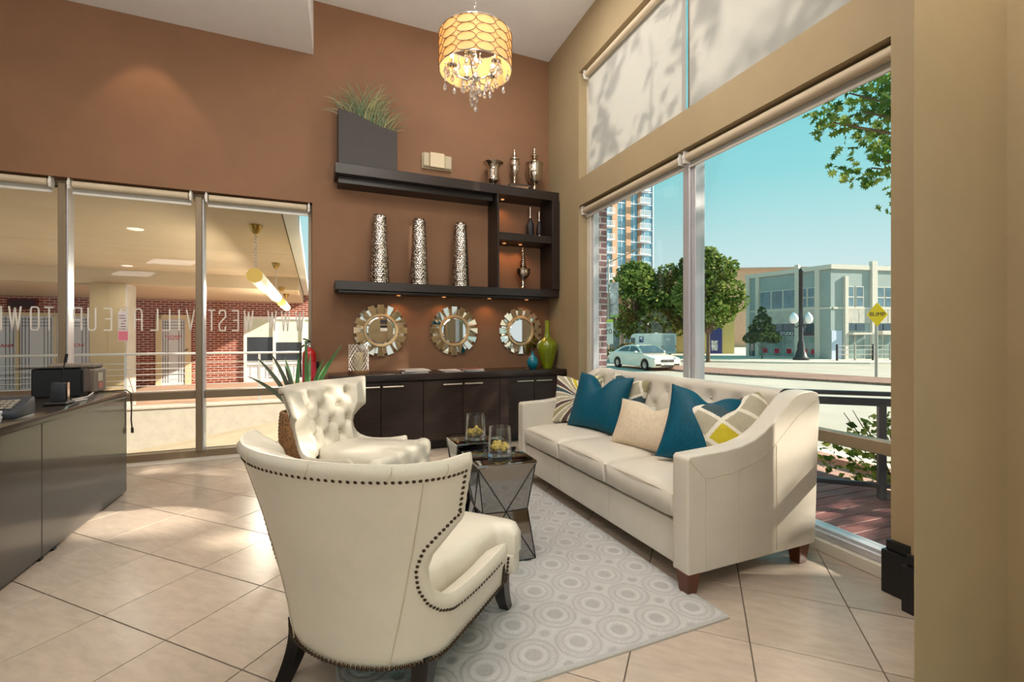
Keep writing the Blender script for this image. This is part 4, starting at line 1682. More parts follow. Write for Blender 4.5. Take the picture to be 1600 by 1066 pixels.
# ================================================================== chandelier
CHX, CHY = 0.777, 2.769
ch = thing('chandelier', 'drum chandelier with oval-patterned amber shade and hanging crystals', 'chandelier', (CHX, CHY, 2.50))
m_shade = translucent_mat('amber_shade', (236, 214, 172), (244, 208, 146), 0.6)
m_oval = mat('oval_wire', (112, 98, 84), 0.4, metal=0.5)
m_crys = mat('crystal', (250, 250, 252), 0.02, trans=0.85, ior=1.5, spec=0.9)
m_bulb = mat('bulb_glow', (255, 244, 220), 0.3, emit=(255, 226, 170), estr=9)
b = MB()
b.lathe([(0.2235, 0.28), (0.2235, 0.495), (0.222, 0.495), (0.222, 0.28)], 64, cap=False)
b.build('shade', m_shade, ch, smooth=True, angle=40)
for z in (0.28, 0.495):
    b = MB()
    b.tube([(0.2235 * math.cos(k * PI / 32), 0.2235 * math.sin(k * PI / 32), z) for k in range(64)], 0.0032, 5, closed=True)
    b.build('shade_ring', m_chrome, ch, smooth=True)
ov_ = MB()
pts = []
hw = PI / 12
for k in range(24):
    a = 2 * PI * k / 24
    th = hw * 0.97 * math.cos(a)
    pts.append((0.2262 * math.cos(th), 0.2262 * math.sin(th), 0.0262 * math.sin(a)))
ov_.tube(pts, 0.0021, 4, closed=True)
ome = ov_.mesh('oval_ring', m_oval, smooth=True)
for r_ in range(4):
    for k in range(12):
        put('oval_ring', ome, ch, (0, 0, 0.308 + 0.0525 * r_), 2 * hw * (k + 0.0))
b = MB()
b.cyl((0, 0, 0.20), (0, 0, 0.50), 0.007, n=8)
b.lathe([(0.012, 0.22), (0.030, 0.235), (0.016, 0.26), (0.012, 0.30), (0.026, 0.33), (0.010, 0.36)], 16)
b.build('stem', m_chrome, ch, smooth=True)
b = MB()
for k in range(3):
    a = 2 * PI * k / 3
    b.cyl((0, 0, 0.49), (0.221 * math.cos(a), 0.221 * math.sin(a), 0.49), 0.0035, n=6)
b.build('spider', m_chrome, ch)
lk = MB()
lk.tube([(0.008 * math.cos(k * PI / 5), 0, 0.016 * math.sin(k * PI / 5)) for k in range(10)], 0.0022, 4, closed=True)
lkm = lk.mesh('chain_link', m_chrome, smooth=True)
z, k = 0.515, 0
while z < 1.93:
    put('chain_link', lkm, ch, (0, 0, z), (k % 2) * PI / 2)
    z += 0.0265
    k += 1
MB().lathe([(0.0, 1.905), (0.03, 1.908), (0.06, 1.93), (0.062, 1.9525)], 24, cap=False).build('canopy', m_chrome, ch, smooth=True)
dp = MB()
dp.lathe([(0.0, 0.0), (0.006, 0.003), (0.0125, 0.014), (0.0115, 0.024), (0.006, 0.040), (0.0015, 0.052), (0.0, 0.053)], 8, cap=False)
dme_ = dp.mesh('crystal_drop', m_crys)
bd = MB()
bd.ball((0, 0, 0), 0.0062, 8, 5)
bdm = bd.mesh('crystal_bead', m_crys)
random.seed(21)


def strand(x, y, ztop, n):
    z_ = ztop
    for _ in range(n):
        put('crystal_bead', bdm, ch, (x, y, z_))
        z_ -= 0.014
    put('crystal_drop', dme_, ch, (x, y, z_ - 0.050), random.uniform(0, 3))


for k in range(5):
    a = 2 * PI * k / 5 + 0.45
    ca, sa = math.cos(a), math.sin(a)
    b = MB()
    b.tube([(0.012 * ca, 0.012 * sa, 0.25), (0.05 * ca, 0.05 * sa, 0.225), (0.10 * ca, 0.10 * sa, 0.235), (0.14 * ca, 0.14 * sa, 0.275), (0.145 * ca, 0.145 * sa, 0.30)], 0.0048, 7)
    b.lathe([(0.008, 0.30), (0.030, 0.306), (0.032, 0.311), (0.011, 0.313), (0.010, 0.345)], 14, Matrix.Translation((0.145 * ca, 0.145 * sa, 0)))
    arm_ = b.build('arm', m_chrome, ch, smooth=True, angle=50)
    MB().lathe([(0.0, 0.0), (0.009, 0.003), (0.013, 0.018), (0.011, 0.034), (0.004, 0.05), (0.0, 0.054)], 12, cap=False).build('bulb', m_bulb, arm_, (0.145 * ca, 0.145 * sa, 0.345), smooth=True)
    for q in range(5):
        aa = 2 * PI * q / 5
        strand(0.145 * ca + 0.031 * math.cos(aa), 0.145 * sa + 0.031 * math.sin(aa), 0.298, 1 + (q + k) % 2)
    strand(0.075 * ca, 0.075 * sa, 0.215, 2 + k % 2)
    strand(0.200 * math.cos(a + 0.35), 0.200 * math.sin(a + 0.35), 0.272, 1)
    strand(0.195 * math.cos(a + 0.95), 0.195 * math.sin(a + 0.95), 0.268, 2 + k % 2)
for k in range(6):
    a = 2 * PI * k / 6
    strand(0.030 * math.cos(a), 0.030 * math.sin(a), 0.205, 2 + (k * 2) % 5)
strand(0.0, 0.0, 0.19, 8)
lamp('chandelier_glow', 'POINT', (CHX, CHY, 2.89), 8, (255, 214, 160), 0.05)

# ================================================================== reception desk
dk = thing('reception_desk', 'long dark espresso reception desk along the left side', 'desk', (-1.468, 4.10, 0), R(1.8))
m_desk = mat('espresso_laminate', (66, 60, 55), 0.3, var=0.06, vscale=3, stretch=(1, 1, 6), spec=0.7, coat=0.6)
m_desktop = mat('desk_top', (60, 52, 46), 0.18, var=0.06, vscale=3, spec=0.6)
for k, (y0, y1) in enumerate(((-1.075, 0.0), (-2.15, -1.079), (-3.2, -2.154))):
    part(dk, 'front_panel', m_desk, -0.022, 0.0, y0, y1, 0.012, 0.693, 0.003)
part(dk, 'end_panel', m_desk, -0.72, -0.024, -0.024, -0.001, 0.012, 0.693, 0.002)
b = MB()
c = [(-0.75, 0.02)] + [(0.018 - 0.09 + 0.09 * math.sin(a * PI / 12), 0.02 - 0.09 + 0.09 * math.cos(a * PI / 12)) for a in range(7)] + [(0.018, -3.2), (-0.75, -3.2)]
b.prism(c, 0.695, 0.735)
b.build('desk_top', m_desktop, dk, bevel=0.005, segs=2)
for y in (-0.98, -1.10):
    part(dk, 'levelling_foot', m_legdark, -0.03, 0.004, y, y + 0.03, 0.0, 0.013, 0)

m_blkp = mat('black_plastic', (26, 26, 28), 0.4, var=0.05)
m_greyp = mat('grey_plastic', (128, 116, 104), 0.5, var=0.05)
DT = 0.735
pr_ = thing('printer', 'black printer with its tray lid open on the reception desk', 'printer', (-1.75, 3.84, DT), R(2))
part(pr_, 'body', m_blkp, -0.125, 0.125, 0.0, 0.10, 0.0, 0.185, 0.006)
part(pr_, 'side_cover', mat('black_gloss', (34, 34, 38), 0.25), 0.126, 0.138, 0.005, 0.10, 0.02, 0.175, 0.004)
b = MB()
b.prism([(-0.20, 0.187), (0.128, 0.190), (0.128, 0.196), (-0.20, 0.192)], -0.004, 0.10, Matrix(((1, 0, 0, 0), (0, 0, 1, 0), (0, 1, 0, 0), (0, 0, 0, 1))))
b.build('tray_lid', m_blkp, pr_)
gp = thing('label_printer', 'taupe box-shaped office machine behind the black printer', 'printer', (-1.76, 4.03, DT), R(2))
part(gp, 'body', m_greyp, -0.13, 0.14, 0.0, 0.17, 0.0, 0.17, 0.012)
part(gp, 'lid', m_greyp, -0.13, 0.13, 0.01, 0.15, 0.172, 0.205, 0.010)
part(gp, 'front_plate', mat('pale_plate', (196, 186, 170), 0.5), 0.1405, 0.1425, 0.03, 0.10, 0.08, 0.14, 0)
part(gp, 'sticker', mat('red_sticker', (196, 120, 110), 0.6), 0.1405, 0.1425, 0.04, 0.10, 0.03, 0.07, 0)
rt = thing('cordless_base', 'small black wireless base unit with upright antenna on the desk edge', 'router', (-1.555, 3.44, DT), R(4))
part(rt, 'foot', m_blkp, -0.05, 0.055, -0.06, 0.055, 0.0, 0.018, 0.006)
b = MB()
b.prism([(-0.038, 0.018), (0.038, 0.018), (0.034, 0.125), (-0.028, 0.130)], -0.018, 0.018, Matrix(((1, 0, 0, 0), (0, 0, 1, 0), (0, 1, 0, 0), (0, 0, 0, 1))))
b.build('body', mat('grey_black', (52, 52, 56), 0.4), rt, bevel=0.006, segs=2)
part(rt, 'chrome_strip', m_chrome, 0.040, 0.044, -0.014, 0.014, 0.02, 0.128, 0)
b = MB()
b.tube([(0.012, 0.0, 0.125), (0.018, 0.0, 0.20), (0.028, 0.0, 0.25)], [0.0035, 0.003, 0.003], 6)
b.tube([(0.028, 0.0, 0.245), (0.036, 0.0, 0.295)], 0.0075, 8)
b.build('antenna', m_blkp, rt, smooth=True)
ph = thing('desk_phone', 'dark desk phone with handset at the left edge', 'phone', (-1.60, 3.02, DT), R(8))
b = MB()
b.prism([(-0.11, 0.0), (0.11, 0.0), (0.11, 0.078), (0.09, 0.088), (-0.11, 0.028)], -0.10, 0.10, Matrix(((0, 0, 1, 0), (1, 0, 0, 0), (0, 1, 0, 0), (0, 0, 0, 1))))
b.build('base', mat('slate_plastic', (52, 58, 66), 0.4), ph, bevel=0.008, segs=2)
b = MB()
b.tube([(-0.055, -0.105, 0.06), (-0.055, -0.085, 0.085), (-0.055, 0.0, 0.115), (-0.055, 0.075, 0.125), (-0.055, 0.10, 0.105)], [0.020, 0.022, 0.016, 0.022, 0.020], 10)
b.build('handset', m_blkp, ph, smooth=True)
m_key = mat('phone_keys', (170, 160, 146), 0.5)
for i in range(3):
    for j in range(4):
        part(ph, 'key', m_key, 0.0 + 0.025 * i, 0.018 + 0.025 * i, -0.07 + 0.03 * j, -0.05 + 0.03 * j, 0.046 + 0.008 * j, 0.054 + 0.008 * j, 0)
pb = thing('paper_stack', 'block of white paper at the left edge of the desk', 'paper', (-1.53, 2.80, DT), R(20))
for k in range(4):
    part(pb, 'sheet_block', mat('white_paper', (226, 228, 234), 0.7), -0.06 - 0.002 * k, 0.045 + 0.003 * (k % 2), -0.10, 0.05, 0.0125 * k, 0.0125 * k + 0.012, 0)
b = MB()
b.tube([(-1.63, 4.02, DT + 0.006), (-1.55, 3.75, DT + 0.006), (-1.56, 3.60, DT + 0.008), (-1.50, 3.62, DT + 0.006), (-1.52, 3.52, DT + 0.005)], 0.005, 6)
o = b.build('white_cable', mat('cable_white', (206, 200, 196), 0.5), None, smooth=True)
tag(o, 'pale cable looping across the desk behind the wireless base', 'cable')
b = MB()
b.tube([(-1.66, 4.12, DT + 0.004), (-1.56, 4.10, DT + 0.005), (-1.476, 4.118, DT + 0.006), (-1.452, 4.125, DT - 0.02), (-1.449, 4.127, 0.6), (-1.452, 4.13, 0.52), (-1.446, 4.13, 0.45)], 0.0045, 6)
b.tube([(-1.446, 4.13, 0.462), (-1.445, 4.13, 0.425)], 0.009, 8)
o = b.build('power_cord', mat('cord_brown', (52, 40, 34), 0.5), None, smooth=True)
tag(o, 'dark power cord hanging over the end of the desk', 'cable')

# ================================================================== covered court seen through the brown wall window
# (frame of the back wall: x along it, y away from the room)
OUT = wl(0, 0, 0)


def outer(name, label, cat, x, y, z, group=None):
    return thing(name, label, cat, wl(x, -y, z), BA, group)


m_stucco = mat('cream_stucco', (182, 174, 162), 0.9, var=0.05, vscale=6, bump=0.4, bscale=50)
m_ramp = mat('ramp_concrete', (178, 164, 140), 0.9, var=0.06, vscale=2)
m_terra = mat('terracotta_paving', (178, 146, 124), 0.85, var=0.08, vscale=3)
m_brickw = brick_mat('red_brick', (140, 62, 50), (112, 48, 42), (196, 168, 150))
m_soffit = mat('canopy_paint', (206, 184, 154), 0.85, var=0.03, vscale=1.5)
m_rail = mat('galvanised_rail', (186, 184, 182), 0.4, metal=0.4)
m_column = mat('tan_column', (170, 150, 116), 0.8, var=0.04, vscale=2)

b = MB()
# sloping ramp between the window and the far retaining wall
b.add([(-9.5, 0.30, -1.75), (0.8, 0.30, -0.10), (0.8, 6.5, -0.10), (-9.5, 6.5, -1.75), (-9.5, 0.30, -2.2), (0.8, 0.30, -2.2), (0.8, 6.5, -2.2), (-9.5, 6.5, -2.2)],
      [(0, 1, 2, 3), (7, 6, 5, 4), (0, 4, 5, 1), (1, 5, 6, 2), (2, 6, 7, 3), (3, 7, 4, 0)])
struct(b.build('ground_ramp', m_ramp, None, OUT, BA))
b = MB()
b.box(-14, 3, 6.75, 12.2, -0.7, -0.36)
struct(b.build('ground_court', m_terra, None, OUT, BA))
b = MB()
b.box(-12, 1.5, 6.5, 6.75, -2.2, -0.36)
b.box(-12, 1.5, 6.47, 6.78, -0.36, -0.305)
tag(b.build('retaining_wall', m_stucco, None, OUT, BA, bevel=0.01, segs=1), 'low cream stucco wall along the ramp outside the window', 'wall')
b = MB()
b.box(-14, 3, 11.8, 12.1, -0.4, 2.6)
struct(b.build('wall_brick', m_brickw, None, OUT, BA))
# canopy over the court
cano = outer('canopy', 'flat cream canopy ceiling over the court outside the window', 'canopy', -2.95, 0.3, 2.49)
part(cano, 'ceiling_panel', m_soffit, -9, 0.0, 0.0, 3.30, 0.0, 0.22, 0)
part(cano, 'ceiling_panel', m_soffit, -9, 0.0, 3.312, 6.7, 0.0, 0.22, 0)
part(cano, 'ceiling_panel', m_soffit, -11, 0.0, 6.7, 11.8, -0.29, 0.22, 0)
part(cano, 'edge_beam', mat('white_beam', (226, 222, 214), 0.7), 0.02, 0.16, 0.0, 11.8, -0.02, 0.22, 0)
part(cano, 'edge_beam', cano.children[-1].data.materials[0], 0.40, 0.50, 0.0, 11.8, 0.0, 0.2, 0)
b = MB()
b.lathe([(0.0, -0.004), (0.075, -0.004), (0.085, 0.0), (0.09, 0.004), (0.09, 0.01)], 18, cap=False)
dlm = b.mesh('downlight', mat('downlight_trim', (236, 234, 230), 0.3, emit=(255, 246, 230), estr=0.6), smooth=True)
for x, y in ((-1.75, 2.0), (-1.55, 4.6), (-3.0, 5.9), (-0.9, 5.9), (-4.2, 3.4)):
    put('downlight', dlm, cano, (x, y, -0.006))
    L_ = lamp('court_downlight', 'SPOT', wl(-2.95 + x, -(0.3 + y), 2.46), 60, size=0.05, aim=wl(-2.95 + x, -(0.3 + y), 0))
    L_.data.spot_size = R(150)
    L_.data.spot_blend = 0.6
co_ = outer('column', 'square tan column of the court, behind the office machine on the desk', 'column', -6.77, 6.9, -0.36)
part(co_, 'shaft', m_column, 0.0, 0.57, 0.0, 0.55, 0, 2.56, 0.006)
part(co_, 'pale_side', m_stucco, 0.572, 0.60, 0.02, 0.55, 0, 2.56, 0)  # thin paler slab on the column's right side
part(co_, 'joint_strip', mat('joint_dark', (150, 130, 98), 0.8), 0.290, 0.294, -0.003, 0.0, 0, 2.56, 0)

# railing on the wall
ra = outer('railing', 'grey metal railing with thin horizontal rails on the stucco wall', 'railing', -8.4, 6.62, -0.305)
b = MB()
b.cyl((0, 0, 1.06), (9.2, 0, 1.06), 0.026, n=10)
b.build('top_rail', m_rail, ra, smooth=True)
for k in range(7):
    b = MB()
    b.cyl((0, 0, 0.18 + 0.115 * k), (9.2, 0, 0.18 + 0.115 * k), 0.0075, n=6)
    b.build('rail', m_rail, ra)
for x in (0.4, 2.3, 3.52, 4.67, 5.9, 7.1, 8.3):
    b = MB()
    b.box(x - 0.022, x + 0.022, -0.012, 0.012, 0.0, 1.05)
    b.box(x - 0.05, x + 0.05, -0.03, 0.03, 0.0, 0.012)
    b.build('post', m_rail, ra)

# hanging tube lamps
m_tube = mat('lamp_tube', (240, 226, 196), 0.5, emit=(255, 236, 190), estr=0.6)
m_tcap = mat('brass_cap', (214, 176, 84), 0.3, metal=0.3, emit=(255, 206, 100), estr=0.35)
m_brass = mat('brass', (176, 140, 70), 0.3, metal=0.9)
for k, (y0, y1, lab) in enumerate(((1.35, 4.95, 'nearest the window'), (6.2, 8.4, 'the second one back'))):
    tl_ = outer('tube_lamp', 'cream tube lamp hung from chains under the canopy, %s' % lab, 'lamp', -3.27, y0, 1.86, 'hanging tube lamps')
    b = MB()
    b.cyl((0, 0.006, 0), (0, y1 - y0 - 0.006, 0), 0.088, n=24)
    b.build('tube', m_tube, tl_, smooth=True, angle=50)
    for yy in ((y0 * 0.7 + y1 * 0.3), (y0 * 0.2 + y1 * 0.8)):
        lamp('tube_lamp_light', 'POINT', wl(-3.27, -yy, 1.72), 60, (255, 242, 220), 0.03)
    for y in (0.0, y1 - y0 - 0.006):
        b = MB()
        b.cyl((0, y, 0), (0, y + 0.006, 0), 0.0885, n=24)
        b.build('end_cap', m_tcap, tl_)
    for y in (0.12, y1 - y0 - 0.25):
        b = MB()
        b.tube([(0.012 * (-1) ** q, y, 0.085 + 0.02 * q) for q in range(int((0.55 if k == 0 else 0.25) / 0.02))], 0.007, 4)
        b.build('chain', m_alu, tl_)
        MB().lathe([(0.02, 0.52), (0.035, 0.53), (0.07, 0.60), (0.075, 0.625)], 16, Matrix.Translation((0, y, 0 if k == 0 else -0.285))).build('ceiling_cup', m_brass, tl_, smooth=True)

# doors and window in the brick wall
m_doorw = mat('door_white', (214, 216, 220), 0.5)
m_cream = mat('cream_frame', (216, 196, 160), 0.6)
m_line = mat('black_line', (40, 40, 44), 0.6)
m_redp = mat('red_letter', (196, 30, 40), 0.6)


def text_mesh(s, size, mname, mt, extr=0.003, align='CENTER', sx=1.0, shear=0.0):
    cu = bpy.data.curves.new(mname, 'FONT')
    cu.body = s
    cu.size = size
    cu.align_x = align
    cu.align_y = 'CENTER'
    cu.extrude = extr
    cu.shear = shear
    ob = bpy.data.objects.new('tmp', cu)
    COL.objects.link(ob)
    bpy.context.view_layer.update()
    me_ = bpy.data.meshes.new_from_object(ob)
    bpy.data.objects.remove(ob)
    me_.name = mname
    me_.materials.clear()
    me_.materials.append(mt)
    me_.transform(Matrix.Diagonal((sx, 1, 1, 1)))
    me_.transform(Matrix.Rotation(PI / 2, 4, 'X'))
    return me_


def emblem(par, x, z, r):
    b_ = MB()
    b_.lathe([(0, 0), (r, 0), (r, 0.006), (0, 0.006)], 28, Matrix.Translation((x, -0.004, z)) @ Matrix.Rotation(PI / 2, 4, 'X'), cap=False)
    e_ = b_.build('emblem', m_line, par)
    for k in range(5):
        a = 2 * PI * k / 5 + PI / 2
        b_ = MB()
        b_.ball((0, 0, 0), (r * 0.30, 0.004, r * 0.30), 10, 6)
        b_.build('petal', m_doorw, e_, (x + r * 0.53 * math.cos(a), -0.010, z + r * 0.53 * math.sin(a)))


def line_door(label, x0, x1, z0, z1, words, em):
    """white door leaf with black line work"""
    t_ = outer('door_leaf', label, 'door', x0, 11.76, z0, 'white doors in the brick wall')
    w_, h_ = x1 - x0, z1 - z0
    part(t_, 'leaf', m_doorw, 0, w_, -0.02, 0.03, 0, h_, 0)
    for fx in (0.06, 0.16, 0.27, 0.73, 0.84, 0.94):
        part(t_, 'line', m_line, w_ * fx - 0.006, w_ * fx + 0.006, -0.024, -0.020, 0.06, h_ - 0.02, 0)
    for z in (h_ - 0.08, h_ - 0.17, h_ - 0.26, 0.16, 0.30, 0.42):
        part(t_, 'line', m_line, 0.03, w_ - 0.03, -0.0235, -0.020, z - 0.006, z + 0.006, 0)
    if em:
        emblem(t_, w_ * 0.5, em[0] - z0, em[1])
    for s, x, z, sz in words:
        put('lettering', text_mesh(s, sz, 'lettering', m_redp, shear=0.2), t_, (x, -0.023, z - z0))
    return t_


line_door('white line-patterned door with the flower emblem, left part of the brick wall', -9.93, -9.25, -0.36, 1.66, [], (0.885, 0.135))
line_door('white line-patterned panel cut by the left edge, red letters ANA', -10.75, -10.02, -0.36, 1.66, [('KUCHANA', 0.37, 0.858, 0.13)], None)
line_door('white line-patterned panel beside the tan column, red letters CUCH', -9.17, -8.42, -0.36, 1.66, [('CUCHI', 0.38, 0.858, 0.13)], None)
b = MB()
for x in (-10.80, -9.985, -9.21, -8.38):
    b.box(x - 0.035, x + 0.035, 11.72, 11.8, -0.36, 1.72)
b.box(-10.83, -8.34, 11.72, 11.8, 1.66, 1.76)
struct(b.build('door_1', m_cream, None, OUT, BA))
b = MB()
b.box(-6.93, -6.79, 11.72, 11.8, -0.36, 1.75)
b.box(-6.20, -6.06, 11.72, 11.8, -0.36, 1.75)
b.box(-6.93, -6.06, 11.72, 11.8, 1.62, 1.75)
struct(b.build('door_2', m_cream, None, OUT, BA))
d2 = line_door('white line-patterned single door with cream frame in the middle of the brick wall', -6.79, -6.20, -0.34, 1.61, [('KUCHANA', 0.295, 1.105, 0.085), ('CUCHI', 0.295, 1.03, 0.085)], (0.87, 0.075))
b = MB()
b.tube([(0.60, -0.03, 1.02), (0.60, -0.08, 1.02), (0.68, -0.09, 1.06)], 0.014, 6)
b.build('handle', m_line, d2)
vg = outer('wall_grille', 'dark slatted grille high on the brick wall at the left', 'vent', -10.20, 11.79, 1.86)
part(vg, 'frame', mat('grille_red', (92, 34, 34), 0.6), 0, 0.62, -0.04, 0.0, 0, 0.27, 0)
for k in range(5):
    part(vg, 'slat', m_line, 0.05, 0.57, -0.05, -0.041, 0.04 + 0.042 * k, 0.066 + 0.042 * k, 0)
m_dkglass = mat('dark_window_glass', (52, 56, 62), 0.08, spec=0.6)
m_shade2 = mat('pale_shade', (206, 214, 196), 0.8)
b = MB()
for x0, x1 in ((-4.66, -4.58), (-3.84, -3.76), (-2.99, -2.91), (-2.10, -2.02)):
    b.box(x0, x1, 11.70, 11.8, -0.36, 1.72)
b.box(-4.66, -2.02, 11.70, 11.8, 1.66, 1.73)
b.box(-4.66, -2.02, 11.70, 11.8, 0.20, 0.28)
b.box(-4.66, -2.02, 11.70, 11.8, -0.36, -0.26)
win5 = struct(b.build('window_5', m_hem, None, OUT, BA))
for k, (x0, x1, zs) in enumerate(((-4.58, -3.84, 1.08), (-3.76, -2.99, 0.91), (-2.91, -2.10, 0.95))):
    part(win5, 'pane', m_dkglass, x0, x1, 11.775, 11.78, 0.28, zs, 0)
    part(win5, 'shade', m_shade2, x0, x1, 11.76, 11.77, zs, 1.66, 0)
    part(win5, 'panel', m_doorw, x0, x1, 11.77, 11.78, -0.26, 0.20, 0)
    for q in range(3):
        part(win5, 'bar', m_alu, x0 + 0.1 + 0.22 * q, x0 + 0.112 + 0.22 * q, 11.755, 11.77, -0.26, 0.20, 0)

# lettering and notice on the panes (read from outside)
m_dec = mat('white_vinyl', (236, 230, 222), 0.6)
STROKES = {
    'W': [[(0, 1), (0.25, 0), (0.5, 0.95), (0.75, 0), (1, 1)]], 'E': [[(1, 1), (0, 1), (0, 0), (1, 0)], [(0, 0.52), (0.8, 0.52)]],
    'S': [[(1, 0.82), (0.9, 1), (0.1, 1), (0, 0.85), (0, 0.68), (1, 0.34), (1, 0.15), (0.9, 0), (0.1, 0), (0, 0.18)]], 'T': [[(0, 1), (1, 1)], [(0.5, 1), (0.5, 0)]],
    'V': [[(0, 1), (0.5, 0), (1, 1)]], 'I': [[(0.5, 1), (0.5, 0)]], 'L': [[(0, 1), (0, 0), (1, 0)]],
    'A': [[(0, 0), (0, 0.85), (0.2, 1), (0.8, 1), (1, 0.85), (1, 0)], [(0, 0.5), (1, 0.5)]],
    'G': [[(1, 0.8), (0.85, 1), (0.15, 1), (0, 0.85), (0, 0.15), (0.15, 0), (0.85, 0), (1, 0.15), (1, 0.45), (0.6, 0.45)]],
    'U': [[(0, 1), (0, 0.12), (0.15, 0), (0.85, 0), (1, 0.12), (1, 1)]], 'P': [[(0, 0), (0, 1), (0.85, 1), (1, 0.9), (1, 0.55), (0.85, 0.45), (0, 0.45)]],
    'O': [[(0, 0.12), (0.15, 0), (0.85, 0), (1, 0.12), (1, 0.88), (0.85, 1), (0.15, 1), (0, 0.88), (0, 0.12)]],
    'N': [[(0, 0), (0, 1), (1, 0), (1, 1)]], '.': [[(0.45, 0), (0.55, 0)]]}
wt = thing('window_lettering', 'white vinyl lettering across the brown wall window, reversed from indoors', 'lettering', wl(-3.8, -0.140, 1.185), BA)
LX = [-2.746, -2.873, -2.991, -3.09, -3.194, -3.306, -3.411, -3.498, -3.665, -3.752, -3.849, -3.939, -4.055, -4.161, -4.271, -4.38, -4.475, -4.662, -4.753, -4.876, -4.985]
for ch_, x in zip('WWW.WESTVILLAGEUPTOWN', LX):
    wd = {'W': 0.072, 'V': 0.06, 'I': 0.01, '.': 0.03}.get(ch_, 0.050)
    b = MB()
    for sti, st_ in enumerate(STROKES[ch_]):
        for (a0, c0), (a1, c1) in zip(st_, st_[1:]):
            p0 = Vector((-(a0 - 0.5) * wd, c0 * 0.19))      # mirrored in x
            p1 = Vector((-(a1 - 0.5) * wd, c1 * 0.19))
            d = (p1 - p0)
            if d.length < 1e-6:
                continue
            d.normalize()
            nn = Vector((-d.y, d.x)) * 0.0058
            p0, p1 = p0 - d * 0.004, p1 + d * 0.004
            b.prism([tuple(p0 + nn), tuple(p1 + nn), tuple(p1 - nn), tuple(p0 - nn)], 0.0, 0.0012, Matrix(((1, 0, 0, x + 3.8), (0, 0, 1, 0), (0, 1, 0, 0), (0, 0, 0, 1))))
    b.build('letter', m_dec, wt)
nt_ = thing('paper_notice', 'white and pink paper notice taped to the window pane', 'notice', wl(-4.200, -0.141, 1.09), BA)
part(nt_, 'sheet', mat('notice_white', (232, 222, 222), 0.7), 0, 0.072, 0.0, 0.0015, 0.0, 0.262, 0)
part(nt_, 'pink_block', mat('notice_pink', (232, 130, 150), 0.7), 0.002, 0.070, -0.001, -0.0002, 0.004, 0.085, 0)
for k in range(6):
    part(nt_, 'print_line', mat('notice_print', (150, 110, 120), 0.7), 0.008, 0.064 - 0.008 * (k % 3), -0.001, -0.0002, 0.10 + 0.024 * k, 0.108 + 0.024 * k, 0)

# ================================================================== the street beyond the right-hand window
SZ = -0.85
m_asph = mat('asphalt', (188, 176, 162), 0.9, var=0.06, vscale=0.6)
m_walk = mat('sidewalk', (216, 206, 190), 0.9, var=0.05, vscale=1.0)
m_paver = brick_mat('paver', (196, 150, 132), (180, 138, 122), (150, 122, 108), 0.4, 0.2, 0.012, 'XY')
m_strip = brick_mat('brick_strip', (164, 122, 104), (146, 108, 94), (120, 96, 86), 0.4, 0.2, 0.012, 'XY')
b = MB()
b.box(7.6, 140, -60, 140, -1.2, SZ)
struct(b.build('ground_street', m_asph))
b = MB()
b.box(4.4, 7.6, -30, 60, -1.2, SZ + 0.10)
struct(b.build('ground_sidewalk', m_walk))
b = MB()
b.box(3.98, 5.1, -12, 12, -1.2, -0.30)
b.box(5.1, 5.25, -12, 12, -1.2, -0.22)
struct(b.build('ground_pavers', m_paver))
b = MB()
b.prism([(17.3, 18.66), (20.23, 11.88), (24.5, 2.0), (27.2, 3.2), (22.84, 13.41), (20.29, 21.9), (19.2, 25.0), (17.2, 23.5)], SZ - 0.1, SZ + 0.10)
struct(b.build('ground_island', m_strip))
b = MB()
b.prism([(22.5, 29.0), (29.5, 23.5), (34.0, 21.2), (60, 14), (60, 60), (18, 60), (20.5, 36)], SZ - 0.1, SZ + 0.12)
struct(b.build('ground_far_walk', m_walk))

# timber deck and railing just outside
dkk = thing('timber_deck', 'red-brown timber deck boards right outside the window', 'deck', (2.62, 0.4, -0.09))
m_board = mat('red_deck_board', (132, 80, 76), 0.6, var=0.2, vscale=6, stretch=(1, 8, 8), rnd=0.08)
bm_ = MB()
bm_.box(0, 1.35, 0.003, 0.097, -0.03, 0.03)
bme_ = bm_.mesh('board', m_board, bevel=0.004, segs=1)
for k in range(50):
    put('board', bme_, dkk, (0, -0.6 + 0.10 * k, 0))
b = MB()
b.box(0.0, 1.35, -0.6, 4.4, -0.6, -0.031)
b.build('joist_frame', mat('deck_frame', (70, 48, 44), 0.8), dkk)
m_dkrail = mat('dark_rail', (64, 60, 66), 0.45, metal=0.3)
dr = thing('deck_railing', 'dark metal railing along the deck edge', 'railing', (3.20, 2.64, -0.06), math.atan2(-0.276, 0.343))
for z, hh, ww in ((0.770, 0.030, 0.03), (0.708, 0.055, 0.02), (0.10, 0.035, 0.016)):
    part(dr, 'rail', m_dkrail, 0, 2.0, -ww, ww, z - hh / 2, z + hh / 2, 0.004)
for x in (0.03, 0.65, 1.95):
    part(dr, 'post', m_dkrail, x - 0.024, x + 0.024, -0.024, 0.024, 0, 0.70, 0.004)


